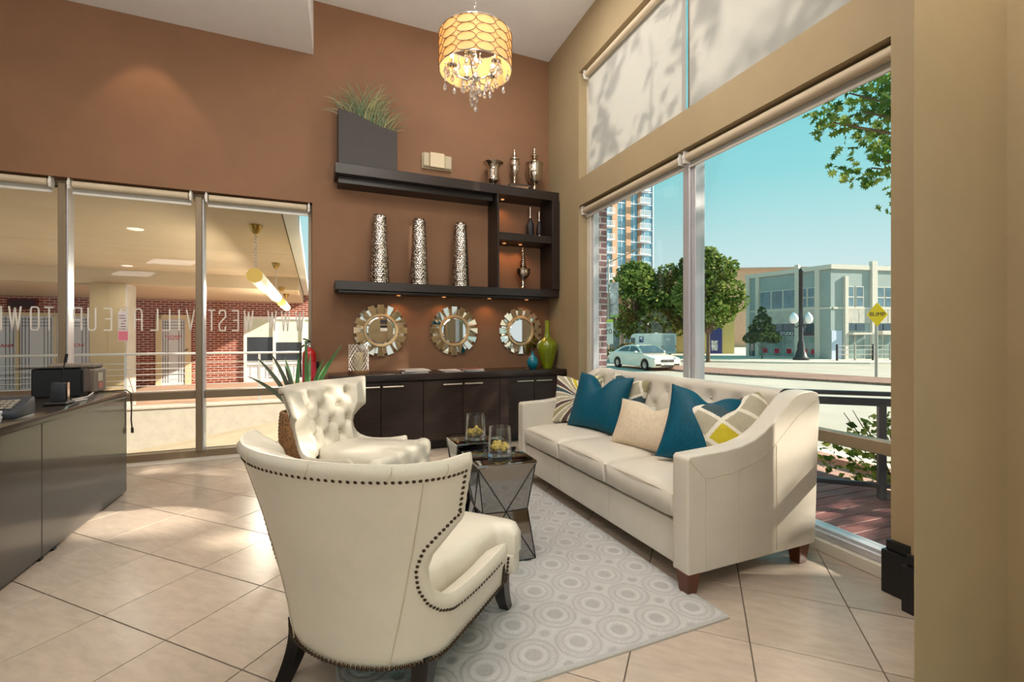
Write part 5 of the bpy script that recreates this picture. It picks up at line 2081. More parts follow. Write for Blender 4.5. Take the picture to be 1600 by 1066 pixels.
# ------------------------------------------------------------------ trees
def leaf_material(name, c):
    m = bpy.data.materials.new(name)
    m.use_nodes = True
    t_ = m.node_tree
    for n in list(t_.nodes):
        t_.nodes.remove(n)
    o_ = t_.nodes.new('ShaderNodeOutputMaterial')
    g_ = t_.nodes.new('ShaderNodeNewGeometry')
    r_ = t_.nodes.new('ShaderNodeValToRGB')
    els = r_.color_ramp.elements
    els[0].color = lin(c[0])
    els[1].color = lin(c[2])
    els.new(0.5).color = lin(c[1])
    t_.links.new(g_.outputs['Random Per Island'], r_.inputs[0])
    a_ = t_.nodes.new('ShaderNodeBsdfDiffuse')
    b_ = t_.nodes.new('ShaderNodeBsdfTranslucent')
    t_.links.new(r_.outputs[0], a_.inputs[0])
    t_.links.new(r_.outputs[0], b_.inputs[0])
    x_ = t_.nodes.new('ShaderNodeMixShader')
    x_.inputs[0].default_value = 0.4
    t_.links.new(a_.outputs[0], x_.inputs[1])
    t_.links.new(b_.outputs[0], x_.inputs[2])
    t_.links.new(x_.outputs[0], o_.inputs[0])
    return m


m_leafA = leaf_material('leaf_green', ((72, 96, 46), (108, 132, 62), (164, 174, 104)))
m_leafB = leaf_material('leaf_deep', ((48, 74, 44), (74, 100, 56), (112, 130, 74)))
m_leafO = leaf_material('leaf_oak', ((62, 92, 44), (92, 124, 54), (150, 166, 88)))
m_leafS = leaf_material('leaf_shrub', ((70, 96, 40), (120, 142, 56), (186, 194, 96)))
m_bark = mat('bark', (110, 92, 76), 0.9, var=0.2, vscale=6, bump=0.6, bscale=20)


def leaves(mb, c, rad, n, size, rng, lobed=False, shell=0.55, gaps=()):
    for _ in range(n):
        while True:
            d = Vector((rng.uniform(-1, 1), rng.uniform(-1, 1), rng.uniform(-1, 1)))
            if 0.05 < d.length < 1:
                break
        d = d.normalized() * (shell + (1 - shell) * d.length)
        p = c + Vector((d.x * rad[0], d.y * rad[1], d.z * rad[2]))
        if any((p - g0 - SUN_DIR * (p - g0).dot(SUN_DIR)).length < gr for g0, gr in gaps):
            continue
        s = size * rng.uniform(0.7, 1.3)
        u = Vector((rng.uniform(-1, 1), rng.uniform(-1, 1), rng.uniform(-0.6, 0.6))).normalized()
        v = u.cross(Vector((rng.uniform(-1, 1), rng.uniform(-1, 1), rng.uniform(-1, 1)))).normalized()
        w_ = u.cross(v)
        if lobed:
            o_ = [(0, -0.5), (0.10, -0.30), (0.34, -0.28), (0.14, -0.08), (0.44, 0.06), (0.15, 0.16), (0.30, 0.36), (0.06, 0.32), (0, 0.55), (-0.06, 0.32), (-0.30, 0.36), (-0.15, 0.16), (-0.44, 0.06), (-0.14, -0.08), (-0.34, -0.28), (-0.10, -0.30)]
            k = len(mb.v)
            for x_, y_ in o_:
                mb.v.append(p + u * (y_ * s) + v * (x_ * s) + w_ * (abs(x_) * 0.25 * s))
            mb.f.append(tuple(range(k, k + len(o_))))
            mb.mi.append(0)
        else:
            mb.quad(p - u * s * 0.5, p + v * s * 0.32 + w_ * s * 0.1, p + u * s * 0.5, p - v * s * 0.32 + w_ * s * 0.1)


def tree(name, label, x, y, h_trunk, clumps, n, size, m, seed, r_trunk=0.16, lobed=False, group='street trees', bk=1.0, gaps=()):
    t_ = thing(name, label, 'tree', (x, y, SZ + 0.05), 0, group)
    rng = random.Random(seed)
    b_ = MB()
    b_.tube([(0, 0, 0), (0.05, 0.02, h_trunk * 0.5), (0, 0, h_trunk)], [r_trunk, r_trunk * 0.8, r_trunk * 0.7], 10)
    tr_ = b_.build('trunk', m_bark, t_, smooth=True)
    for cx, cy, cz, rx, ry, rz in clumps:
        b_ = MB()
        b_.tube([(0, 0, h_trunk * 0.8), (cx * 0.5, cy * 0.5, (h_trunk + cz) * 0.48), (cx, cy, cz)], [r_trunk * 0.6 * bk, r_trunk * 0.4 * bk, r_trunk * 0.12 * bk], 6)
        b_.build('branch', m_bark, tr_, smooth=True)
    mb = MB()
    vol = sum((c[3] * c[4] * c[5]) ** (2 / 3) for c in clumps)
    for cx, cy, cz, rx, ry, rz in clumps:
        leaves(mb, Vector((cx, cy, cz)), (rx, ry, rz), int(n * (rx * ry * rz) ** (2 / 3) / vol), size, rng, lobed, 0.55, gaps)
    stuff(mb.build('foliage', m, t_))
    return t_


rng = random.Random(4)
# near oak whose branch hangs into view, unseen crown widened to shade the room
oc = []
for k in range(46):
    a = rng.uniform(0, 2 * PI)
    rr_ = math.sqrt(rng.random())
    oc.append((rr_ * 2.9 * math.cos(a), -1.6 + rr_ * 4.6 * math.sin(a), rng.uniform(3.6, 7.6), rng.uniform(0.7, 1.15), rng.uniform(0.7, 1.15), rng.uniform(0.5, 0.85)))
oc += [(-0.85, 3.25, 5.1, 0.42, 0.42, 0.36), (-0.55, 3.15, 5.5, 0.5, 0.45, 0.4), (-0.75, 3.2, 4.3, 0.3, 0.3, 0.25), (-1.25, 3.4, 4.95, 0.28, 0.28, 0.25), (-0.45, 3.05, 4.7, 0.4, 0.4, 0.35), (-1.05, 3.30, 5.35, 0.65, 0.55, 0.50), (-0.75, 3.25, 4.45, 0.50, 0.45, 0.40), (-0.3, 2.9, 5.9, 0.8, 0.7, 0.6), (-0.25, 3.0, 4.9, 0.7, 0.6, 0.55)]
tree('oak_tree', 'oak close to the window, its lobed leaves hanging in at the top right', 7.75, 1.15, 3.2, oc, 11000, 0.15, m_leafO, 8, 0.22, True, 'street trees', 0.4,
     [(Vector(p) - Vector((7.75, 1.15, SZ + 0.05)), r_) for p, r_ in (((-1.25, 3.47, 0), 0.24), ((-0.457, 2.94, 0), 0.16), ((0.9, 1.45, 0), 0.12), ((-1.05, 3.50, 0), 0.16), ((1.97, 1.58, 0.62), 0.22), ((1.40, 2.75, 0.25), 0.22), ((2.36, 3.6, 3.3), 0.25), ((2.36, 2.2, 3.4), 0.3))])  # leaves left out along these sun rays to place sun patches


def crown(seed, R_, z0, z1, k):
    q = random.Random(seed)
    out = []
    for _ in range(k):
        a = q.uniform(0, 2 * PI)
        z = q.uniform(z0, z1)
        f = math.sin(PI * min(1, max(0.12, (z - z0) / (z1 - z0) * 0.85 + 0.12)))
        r_ = R_ * f * math.sqrt(q.random()) * 0.75
        s = R_ * q.uniform(0.28, 0.42)
        out.append((r_ * math.cos(a), r_ * math.sin(a), z, s, s, s * 0.85))
    return out


tree('street_tree', 'tall leafy street tree right of the window mullion, in front of the yellow building', 25.2, 26.8, 2.4, crown(2, 2.6, 2.9, 7.8, 30), 5200, 0.34, m_leafA, 12, 0.16)
tree('street_tree', 'broad leafy tree behind the parked white car, below the tower', 27.2, 38.4, 2.0, crown(5, 4.3, 2.3, 8.2, 34), 6500, 0.40, m_leafA, 13, 0.2)
tree('street_tree', 'leafy tree between the delivery truck and the mullion', 30.2, 37.4, 2.0, crown(7, 3.2, 2.4, 8.2, 24), 4200, 0.38, m_leafA, 14, 0.18)
tree('street_tree', 'dark green tree just left of the window mullion', 31.6, 36.0, 2.2, crown(9, 2.9, 3.0, 8.9, 22), 4000, 0.38, m_leafB, 15, 0.16)
tree('street_tree', 'small dark tree standing before the studio shop front', 31.4, 27.6, 1.0, [(0, 0, 1.9, 1.15, 1.15, 0.5), (0, 0, 2.5, 0.95, 0.95, 0.5), (0, 0, 3.1, 0.65, 0.65, 0.5), (0, 0, 3.7, 0.32, 0.32, 0.5), (0.5, -0.6, 1.7, 0.6, 0.6, 0.4), (-0.5, 0.6, 1.7, 0.6, 0.6, 0.4)], 2200, 0.24, m_leafB, 16, 0.05)

sb_ = thing('shrub', 'leafy green shrub beside the deck railing', 'shrub', (4.35, 2.45, -0.30))
rng = random.Random(31)
b = MB()
for k in range(9):
    a = k * 0.7
    b.tube([(0, 0, 0), (0.15 * math.cos(a), 0.2 * math.sin(a), 0.4), (0.30 * math.cos(a), 0.45 * math.sin(a), 0.75)], [0.012, 0.008, 0.003], 5)
stuff(b.build('stems', m_bark, sb_))
b = MB()
for k in range(14):
    leaves(b, Vector((rng.uniform(-0.2, 0.25), rng.uniform(-0.75, 0.45), rng.uniform(0.15, 0.72))), (0.22, 0.24, 0.17), 75, 0.075, rng)
stuff(b.build('foliage', m_leafS, sb_))
hd_ = thing('hedge', 'low flowering hedge left of the parked white car', 'hedge', (19.9, 31.4, SZ))
b = MB()
for k in range(8):
    leaves(b, Vector((rng.uniform(-0.5, 1.6), rng.uniform(-1.2, 1.0), rng.uniform(0.3, 1.0))), (0.6, 0.6, 0.45), 90, 0.22, rng)
stuff(b.build('foliage', leaf_material('leaf_flower', ((74, 92, 50), (110, 116, 64), (196, 104, 84))), hd_))


# ------------------------------------------------------------------ vehicles
m_carw = mat('white_car_paint', (242, 236, 222), 0.25, coat=0.5)
m_carg = mat('car_glass', (70, 86, 96), 0.05, spec=0.8)
m_tyre = mat('tyre', (34, 34, 36), 0.8)
m_rim = mat('alloy_rim', (176, 172, 166), 0.3, metal=0.8)
m_dark = mat('dark_trim', (40, 40, 44), 0.4)
YZ = Matrix(((1, 0, 0, 0), (0, 0, 1, 0), (0, 1, 0, 0), (0, 0, 0, 1)))


def wheel(par, x, y, z, r):
    b_ = MB()
    b_.lathe([(r * 0.62, -0.10), (r * 0.95, -0.11), (r, -0.08), (r, 0.08), (r * 0.95, 0.11), (r * 0.62, 0.10)], 24, Matrix.Translation((x, y, z)) @ Matrix.Rotation(PI / 2, 4, 'X'), cap=False)
    w_ = b_.build('wheel', m_tyre, par, smooth=True, angle=40)
    b_ = MB()
    b_.lathe([(0.0, -0.06), (r * 0.2, -0.085), (r * 0.62, -0.08), (r * 0.62, 0.08), (0.0, 0.06)], 24, Matrix.Translation((x, y, z)) @ Matrix.Rotation(PI / 2, 4, 'X'), cap=False)
    for k in range(5):
        pass
    b_.build('rim', m_rim, w_, smooth=True, angle=30)


car = thing('car', 'white four-door coupe sedan parked on the street', 'car', (16.9, 23.25, SZ), R(-90))
lower = [(-2.28, 0.42), (-2.30, 0.62), (-2.26, 0.86), (-2.10, 0.95), (-1.55, 0.99), (-0.8, 0.97), (0.2, 0.95), (0.95, 0.92), (1.5, 0.86), (2.0, 0.76), (2.22, 0.66), (2.30, 0.50), (2.28, 0.28), (2.15, 0.20)]
xc = []
for cx_ in (1.38, -1.36):
    arc = [(cx_ + 0.37 * math.cos(a * PI / 10), 0.31 + 0.37 * math.sin(a * PI / 10)) for a in range(11)]
    xc += [(cx_ + 0.37, 0.20)] + arc + [(cx_ - 0.37, 0.20)]
lower = lower + xc + [(-2.2, 0.24)]
b = MB()
b.prism(lower, -0.89, 0.89, YZ)
b.build('body', m_carw, car, bevel=0.05, segs=3, angle=60)
cab_ = [(-2.0, 0.95), (-1.55, 1.16), (-1.05, 1.34), (-0.55, 1.42), (0.0, 1.42), (0.35, 1.37), (0.80, 1.16), (1.15, 0.93)]


def loft_cabin(sc, zoff, w0, w1, name, m):
    b_ = MB()
    n = len(cab_)
    vs = []
    for s_ in (-1, 1):
        for x_, z_ in cab_:
            k = (z_ - 0.93) / 0.49
            vs.append((x_ * sc, s_ * (w0 + (w1 - w0) * k), z_ + zoff))
    fs = [tuple(range(n - 1, -1, -1)), tuple(range(n, 2 * n))] + [(i, i + 1, n + i + 1, n + i) for i in range(n - 1)] + [(n - 1, 0, n, 2 * n - 1)]
    b_.add(vs, fs)
    return b_.build(name, m, car, bevel=0.03, segs=2, angle=50)


loft_cabin(1.0, 0.0, 0.80, 0.58, 'roof', m_carw)
for s_ in (-1, 1):
    for pts in ([(-1.45, 1.02), (-0.35, 1.02), (-0.38, 1.33), (-0.75, 1.32), (-1.15, 1.20)], [(-0.27, 1.02), (0.80, 1.02), (0.42, 1.26), (0.15, 1.335), (-0.27, 1.345)]):
        b = MB()
        vs = []
        for off in (0.004, 0.016):
            for x_, z_ in pts:
                k = (z_ - 0.93) / 0.49
                vs.append((x_, s_ * (0.80 - 0.22 * k + off), z_))
        n = len(pts)
        b.add(vs, [tuple(range(n)), tuple(range(2 * n - 1, n - 1, -1))] + [(i, n + i, n + (i + 1) % n, (i + 1) % n) for i in range(n)])
        b.build('side_window', m_carg, car)
    part(car, 'mirror', m_carw, 0.62, 0.78, s_ * 0.98 - 0.09, s_ * 0.98 + 0.09, 0.96, 1.08, 0.03)
    part(car, 'headlight', mat('headlight', (206, 212, 216), 0.1, spec=0.9), 1.92, 2.24, s_ * 0.70 - 0.17, s_ * 0.70 + 0.17, 0.60, 0.73, 0.03)
    part(car, 'air_intake', m_dark, 2.24, 2.305, s_ * 0.62 - 0.18, s_ * 0.62 + 0.18, 0.30, 0.40, 0.01)
    for cx_ in (1.38, -1.36):
        wheel(car, cx_, s_ * 0.80, 0.31, 0.31)
b = MB()
b.add([(0.86, -0.68, 1.145), (0.86, 0.68, 1.145), (1.13, 0.76, 0.965), (1.13, -0.76, 0.965), (0.40, -0.55, 1.375), (0.40, 0.55, 1.375)], [(0, 3, 2, 1), (4, 0, 1, 5)])
for i in range(len(b.v)):
    b.v[i] = b.v[i] + Vector((0.015, 0, 0.015))
b.build('windshield', m_carg, car)
part(car, 'grille', m_dark, 2.26, 2.315, -0.42, 0.42, 0.50, 0.64, 0.01)
part(car, 'grille_bar', m_rim, 2.312, 2.322, -0.40, 0.40, 0.56, 0.585, 0)
b = MB()
b.lathe([(0.05, 0), (0.065, 0), (0.065, 0.012), (0.05, 0.012)], 20, Matrix.Translation((2.318, 0, 0.573)) @ Matrix.Rotation(PI / 2, 4, 'Y'), cap=False)
for k in range(3):
    a = 2 * PI * k / 3 + PI / 2
    b.cyl((2.326, 0, 0.573), (2.326, 0.055 * math.cos(a), 0.573 + 0.055 * math.sin(a)), 0.006, n=5)
b.build('badge', m_rim, car)
part(car, 'licence_plate', mat('plate_white', (230, 230, 226), 0.5), 2.302, 2.312, -0.16, 0.16, 0.36, 0.45, 0)
part(car, 'lower_intake', m_dark, 2.26, 2.30, -0.42, 0.42, 0.24, 0.33, 0.01)

tk = thing('delivery_truck', 'white boxy mail truck with blue eagle emblems parked behind the car', 'truck', (25.9, 33.0, SZ), math.atan2(0.9385 * 0.854 + 0.3453 * 0.52, 0.3453 * 0.854 - 0.9385 * 0.52))
m_trk = mat('truck_white', (238, 234, 228), 0.4)
m_eagle = mat('eagle_blue', (50, 60, 120), 0.5)
b = MB()
b.prism([(0, 0.35), (0, 2.15), (3.1, 2.15), (3.45, 2.05), (3.6, 1.75), (3.72, 1.2), (4.3, 1.05), (4.35, 0.4), (4.2, 0.3)], -2.0, 0.0, YZ)
b.build('body', m_trk, tk, bevel=0.05, segs=2)
for x in (0.9, 3.5):
    for y in (-0.12, -1.9):
        wheel(tk, x, y, 0.33, 0.33)
for s_ in (0.006, -2.012):
    part(tk, 'cab_window', m_carg, 3.0, 3.55, s_, s_ + 0.006, 1.25, 1.75, 0)
b = MB()
b.add([(3.48, -0.15, 1.98), (3.48, -1.85, 1.98), (3.69, -1.85, 1.35), (3.69, -0.15, 1.35)], [(0, 1, 2, 3)])
for i in range(4):
    b.v[i] = b.v[i] + Vector((0.02, 0, 0.01))
b.build('windshield', m_carg, tk)


def eagle(par, M_, s):
    b_ = MB()
    b_.prism([(-0.5, -0.5), (0.5, -0.5), (0.5, 0.5), (-0.5, 0.5)], 0, 0.008, M_ @ Matrix.Scale(s, 4))
    e_ = b_.build('emblem', m_eagle, par)
    b_ = MB()
    b_.prism([(-0.45, 0.28), (0.1, 0.40), (0.45, 0.15), (0.15, 0.12), (-0.35, -0.30), (-0.42, -0.30), (-0.05, 0.10)], 0.009, 0.02, M_ @ Matrix.Scale(s, 4))
    b_.build('eagle_mark', m_trk, e_)


eagle(tk, Matrix.Translation((2.25, 0.0, 1.6)) @ Matrix.Rotation(-PI / 2, 4, 'X') @ Matrix.Scale(-1, 4, (0, 1, 0)), 0.55)
eagle(tk, Matrix.Translation((-0.002, -0.85, 1.45)) @ Matrix(((0, 0, -1, 0), (1, 0, 0, 0), (0, 1, 0, 0), (0, 0, 0, 1))), 0.75)
part(tk, 'rear_door_frame', mat('truck_grey', (196, 198, 206), 0.5), -0.012, 0.0, -1.75, -0.25, 0.55, 2.0, 0)
for y in (-0.12, -1.88):
    part(tk, 'tail_light', mat('tail_red', (180, 30, 30), 0.4), -0.015, 0.0, y - 0.06, y + 0.06, 0.9, 1.05, 0)

# ------------------------------------------------------------------ street furniture
m_yel = mat('sign_yellow', (250, 206, 10), 0.5)
m_post = mat('post_grey', (176, 172, 164), 0.5, metal=0.3)
CAMYAW = R(-20.2)
bs = thing('bump_sign', 'yellow diamond road sign reading BUMP on a pale post', 'sign', (23.2, 14.2, SZ), R(-36))
b = MB()
b.cyl((0, 0, 0), (0, 0, 3.4), 0.06, n=10)
b.build('post', m_post, bs, smooth=True)
b = MB()
b.prism([(0, -0.56), (0.42, 0), (0, 0.56), (-0.42, 0)], 0, 0.02, Matrix(((1, 0, 0, 0), (0, 0, -1, -0.07), (0, 1, 0, 2.95), (0, 0, 0, 1))))
b.build('plate', m_yel, bs, bevel=0.006, segs=1)
put('lettering', text_mesh('BUMP', 0.26, 'lettering', m_dark, 0.004, sx=0.95), bs, (0, -0.095, 2.95))
lp = thing('street_lamp', 'tall dark street lamp with two white globe lights at the corner', 'lamp', (32.6, 25.2, SZ + 0.12), R(-20))
m_iron = mat('cast_iron', (46, 44, 46), 0.5)
MB().lathe([(0.55, 0), (0.55, 0.15), (0.42, 0.25), (0.34, 0.55), (0.26, 0.75), (0.24, 1.2), (0.15, 1.5), (0.14, 6.7), (0.17, 6.75), (0.10, 6.9), (0.0, 6.95)], 16, cap=False).build('post', m_iron, lp, smooth=True, angle=40)
m_globe = mat('globe_white', (246, 246, 250), 0.3)
for s_ in (-1, 1):
    b = MB()
    b.tube([(0, 0, 2.75), (s_ * 0.35, 0, 2.45), (s_ * 0.55, 0, 2.6), (s_ * 0.55, 0, 2.75)], 0.045, 6)
    a_ = b.build('arm', m_iron, lp, smooth=True)
    MB().lathe([(0.14, 0), (0.28, 0.15), (0.32, 0.38), (0.26, 0.60), (0.14, 0.74), (0.07, 0.84), (0.0, 0.90)], 18, cap=False).build('globe', m_globe, a_, (s_ * 0.55, 0, 2.75), smooth=True)
bp_ = thing('banner_pole', 'grey pole with two printed banners and a twin-arm light at far left', 'pole', (21.5, 34.4, SZ), R(-32))
b = MB()
b.cyl((0, 0, 0), (0, 0, 8.6), 0.10, 0.07, n=10)
b.build('pole', m_post, bp_, smooth=True)
for s_ in (-1, 1):
    b = MB()
    b.tube([(0, 0, 8.2), (s_ * 1.0, 0, 8.7), (s_ * 2.3, 0, 9.2)], 0.045, 6)
    b.box(s_ * 2.3 - 0.35, s_ * 2.3 + 0.35, -0.12, 0.12, 9.18, 9.32)
    b.build('light_arm', m_post, bp_)
for s_, c in ((-1, (206, 214, 170)), (1, (214, 196, 196))):
    b_ = part(bp_, 'banner', mat('banner_print', c, 0.7, var=0.45, vscale=1.6), s_ * 0.50 - 0.36, s_ * 0.50 + 0.36, -0.01, 0.01, 3.75, 6.55, 0)
    part(bp_, 'banner_foot', mat('banner_green', (150, 186, 110), 0.7), s_ * 0.50 - 0.36, s_ * 0.50 + 0.36, -0.012, 0.012, 3.55, 3.75, 0)
sg = thing('speed_sign', 'white speed limit 20 sign with a lime top plate on the banner pole', 'sign', (21.5, 34.38, SZ + 1.25), R(-32))
part(sg, 'plate', mat('sign_white', (232, 234, 232), 0.5), -0.40, 0.40, -0.15, -0.13, 0.0, 1.85, 0)
part(sg, 'lime_plate', mat('sign_lime', (196, 222, 40), 0.5), -0.40, 0.40, -0.155, -0.13, 1.86, 2.10, 0)
put('lettering', text_mesh('20', 0.62, 'lettering', m_dark), sg, (0, -0.155, 1.05))
put('lettering', text_mesh('SPEED\nLIMIT', 0.17, 'lettering', m_dark), sg, (0, -0.155, 1.58))

# fence by the corner shop
cf = thing('corner_fence', 'low two-rail fence around the cafe terrace at the corner', 'fence', (34.2, 23.6, SZ + 0.12), math.atan2(-1.2, 6.5))
for z in (0.45, 0.8, 1.1):
    part(cf, 'rail', m_post, 0, 8.0, -0.03, 0.03, z - 0.03, z + 0.03, 0)
for k in range(6):
    part(cf, 'post', m_dark if k % 2 == 0 else m_post, 1.55 * k - 0.05, 1.55 * k + 0.05, -0.05, 0.05, 0, 1.2, 0)

# ------------------------------------------------------------------ buildings
m_blue = mat('blue_grey_stucco', (158, 170, 168), 0.85, var=0.04, vscale=1)
m_pale = mat('pale_pilaster', (214, 206, 194), 0.8, var=0.03)
m_panel = mat('stone_panel', (196, 190, 180), 0.85, var=0.08, vscale=2)
m_bwin = mat('shop_glass', (126, 146, 142), 0.08, spec=0.7, var=0.25, vscale=0.8)
m_bwin2 = mat('upper_glass', (104, 130, 142), 0.08, spec=0.7, var=0.2, vscale=0.6)
m_sign = mat('dark_fascia', (70, 64, 74), 0.6)
m_redp2 = mat('red_poster', (196, 30, 56), 0.6, var=0.2, vscale=3)
m_white = mat('white_letter', (240, 240, 240), 0.6)
BH = 7.5
cor = Vector((35.62, 25.06, SZ))
lft = Vector((34.80, 32.20, SZ))
rgt = Vector((47.0, 23.30, SZ))
bd_ = thing('shop_building', 'two-storey blue-grey corner building with pale pilasters and shop windows', 'building', cor, 0)


def facade(a, c, name):
    """empty-free frame: returns matrix with x from a to c along the face, -y outwards"""
    d = (c - a)
    ang = math.atan2(d.y, d.x)
    return ang, d.length


# left face: x runs from its far left end to the corner
angL, LL = facade(lft, cor, 'L')
angR, LR = facade(cor, rgt, 'R')


def fbox(nm, m, ang, org, x0, x1, y0, y1, z0, z1, par=bd_):
    b_ = MB()
    b_.box(x0, x1, y0, y1, z0, z1)
    o_ = b_.build(nm, m, par)
    o_.location = org - cor if par is bd_ else (0, 0, 0)
    o_.rotation_euler = (0, 0, ang if par is bd_ else 0)
    return o_


L = lft
fbox('wall', m_blue, angL, L, 0, LL, 0.0, 0.4, 0, BH - 0.35)
fbox('wall', m_blue, angR, cor, 0, LR, 0.0, 0.4, 0, BH - 0.35)
for org, ang, ln in ((L, angL, LL), (cor, angR, LR)):
    fbox('cornice', m_pale, ang, org, -0.1, ln + 0.1, -0.14, 0.4, BH - 0.35, BH)
    fbox('string_course', m_pale, ang, org, 0.2, ln, -0.06, 0.1, 4.05, 4.2)
# corner block and pilasters
for x in (0.0, 0.92, 4.45, 6.05):
    fbox('pilaster', m_pale, angL, L, x, x + 0.32, -0.16, 0.1, 0, BH - (0.1 if x != 4.45 else -0.3))
for x in (1.15, 3.7, 6.6, 9.0):
    fbox('pilaster', m_pale, angR, cor, x, x + (0.5 if x == 3.7 else 0.3), -0.2, 0.1, 0, BH - (0.9 if x != 3.7 else -0.35))
fbox('spandrel', m_panel, angL, L, 1.25, 4.45, -0.05, 0.1, 2.95, 4.05)
fbox('spandrel', m_panel, angL, L, 4.8, 6.05, -0.05, 0.1, 2.95, 4.05)
for x0, x1 in ((1.5, 2.55), (2.6, 3.65), (4.25, 5.35), (5.4, 6.5)):
    fbox('spandrel', m_panel, angR, cor, x0, x1, -0.05, 0.1, 2.95, 4.05)
# upper windows
for x0, x1 in ((1.35, 2.30), (2.42, 3.35), (3.47, 4.38), (4.90, 5.36), (5.50, 5.98)):
    f = fbox('window', m_pale, angL, L, x0 - 0.06, x1 + 0.06, -0.06, 0.05, 4.2, 5.85)
    fbox('pane', m_bwin2, 0, None, x0, x1, -0.075, -0.06, 4.28, 5.78, f)
    if x0 > 4.5:
        fbox('sash', m_pale, 0, None, x0, x1, -0.085, -0.075, 5.0, 5.08, f)
for x0, x1 in ((1.55, 2.05), (2.35, 2.95), (4.35, 4.95), (5.1, 6.0), (6.1, 6.5), (7.1, 7.9), (8.0, 8.8)):
    f = fbox('window', m_pale, angR, cor, x0 - 0.06, x1 + 0.06, -0.06, 0.05, 4.2, 5.85)
    fbox('pane', m_bwin2, 0, None, x0, x1, -0.075, -0.06, 4.28, 5.78, f)
    fbox('sash', m_pale, 0, None, x0, x1, -0.085, -0.075, 4.95, 5.03, f)
# shop fronts, left face
f = fbox('entrance', m_pale, angL, L, 0.10, 0.90, -0.08, 0.05, 0.0, 2.85)
for x0, x1, z0, z1 in ((0.16, 0.47, 0.1, 1.35), (0.53, 0.84, 0.1, 1.35), (0.16, 0.47, 2.3, 2.75), (0.53, 0.84, 2.3, 2.75), (0.16, 0.84, 1.5, 1.9)):
    fbox('pane', m_carg, 0, None, x0, x1, -0.095, -0.08, z0, z1, f)
fbox('fascia_panel', m_sign, 0, None, 0.14, 0.86, -0.10, -0.08, 1.98, 2.22, f)
fbox('shop_fascia', m_sign, angL, L, 1.26, 4.44, -0.12, 0.05, 1.95, 2.3)
fbox('shop_fascia', m_sign, angL, L, 4.80, 6.04, -0.12, 0.05, 1.95, 2.3)
for x0, x1 in ((1.32, 2.32), (2.38, 3.38), (3.44, 4.40), (4.86, 5.40), (5.46, 6.0)):
    f = fbox('shop_window', m_pale, angL, L, x0 - 0.05, x1 + 0.05, -0.06, 0.05, 0.15, 1.95)
    fbox('pane', m_bwin, 0, None, x0, x1, -0.075, -0.06, 0.22, 1.9, f)
    fbox('poster', m_redp2, 0, None, x0 + 0.3, x0 + 0.3 + min(0.42, (x1 - x0) * 0.5), -0.085, -0.075, 0.45, 0.85, f)
    fbox('transom_pane', m_carg, angL, L, x0, x1, -0.09, 0.0, 2.34, 2.9)
xs_ = [('STUDIO', 3.80, m_white, 0.40)]
for s, x, mm_, sz in xs_[:1]:
    o = put('lettering', text_mesh(s, sz, 'lettering', mm_, 0.02, sx=0.8), bd_)
    o.location = (L - cor) + Matrix.Rotation(angL, 3, 'Z') @ Vector((x, -0.14, 2.12))
    o.rotation_euler = (0, 0, angL)
# shop fronts, right face
for x0, x1 in ((1.5, 2.15), (2.3, 3.1), (4.3, 4.8), (4.9, 6.4), (7.1, 8.8)):
    f = fbox('shop_window', m_pale, angR, cor, x0 - 0.05, x1 + 0.05, -0.06, 0.05, 0.1, 2.05)
    fbox('pane', m_bwin, 0, None, x0, x1, -0.075, -0.06, 0.18, 2.0, f)
    fbox('transom_pane', m_carg, angR, cor, x0, x1, -0.09, 0.0, 2.35, 2.85)
fbox('awning', m_pale, angR, cor, 1.45, 3.2, -0.6, -0.05, 2.05, 2.2)
fbox('awning', m_pale, angR, cor, 4.2, 6.6, -0.6, -0.05, 2.05, 2.35)
o = put('lettering', text_mesh('lolly', 0.46, 'lettering', m_redp2, 0.02, shear=0.2), bd_)
o.location = Matrix.Rotation(angR, 3, 'Z') @ Vector((5.6, -0.63, 2.28))
o.rotation_euler = (0, 0, angR)
fbox('corner_panel', mat('lilac_panel', (196, 206, 226), 0.8), angR, cor, 0.06, 1.0, -0.03, 0.0, 0, 2.35)

yb = thing('yellow_building', 'low yellow building with a blue mural panel behind the street trees', 'building', (34.0, 37.6, SZ), math.atan2(-3.0, 6.0))
m_yb = mat('yellow_stucco', (206, 186, 122), 0.85, var=0.05)
part(yb, 'wall', m_yb, -3.6, 3.6, 0, 0.4, 0, 4.4, 0)
part(yb, 'parapet', mat('yellow_trim', (178, 156, 100), 0.85), -3.6, 3.6, -0.08, 0.45, 4.4, 4.65, 0)
part(yb, 'blue_panel', mat('mural_blue', (60, 66, 128), 0.6), 1.1, 2.4, -0.05, 0.0, 0.1, 2.75, 0)
part(yb, 'mural_poster', mat('mural_white', (206, 206, 226), 0.6, var=0.4, vscale=4), 1.35, 1.95, -0.07, -0.05, 0.45, 1.45, 0)
for x in (-2.9, -0.6):
    w_ = part(yb, 'window', m_dark, x, x + 0.8, -0.04, 0.0, 0.3, 2.5, 0)
    part(w_, 'pane', m_bwin, x + 0.08, x + 0.72, -0.05, -0.04, 0.4, 2.4, 0)
sr = thing('shop_row', 'low grey shop row with dark glass fronts behind the mail truck', 'building', (29.2, 44.2, SZ), R(-24))
part(sr, 'wall', mat('grey_shop', (146, 134, 126), 0.85, var=0.05), -5.5, 3.6, 0, 3.0, 0, 3.6, 0)
part(sr, 'parapet', mat('grey_shop_cap', (176, 168, 160), 0.85), -5.5, 3.6, -0.3, 3.0, 3.6, 3.85, 0)
for x in (-5.0, -3.2, -1.4, 0.4, 2.0):
    w_ = part(sr, 'window', m_pale, x, x + 1.4, -0.04, 0.0, 0.2, 2.7, 0)
    part(w_, 'pane', m_bwin2, x + 0.1, x + 1.3, -0.06, -0.04, 0.3, 2.6, 0)
pb_ = thing('peach_building', 'large peach brick building rising behind the corner shop', 'building', (62, 54, SZ), R(-25))
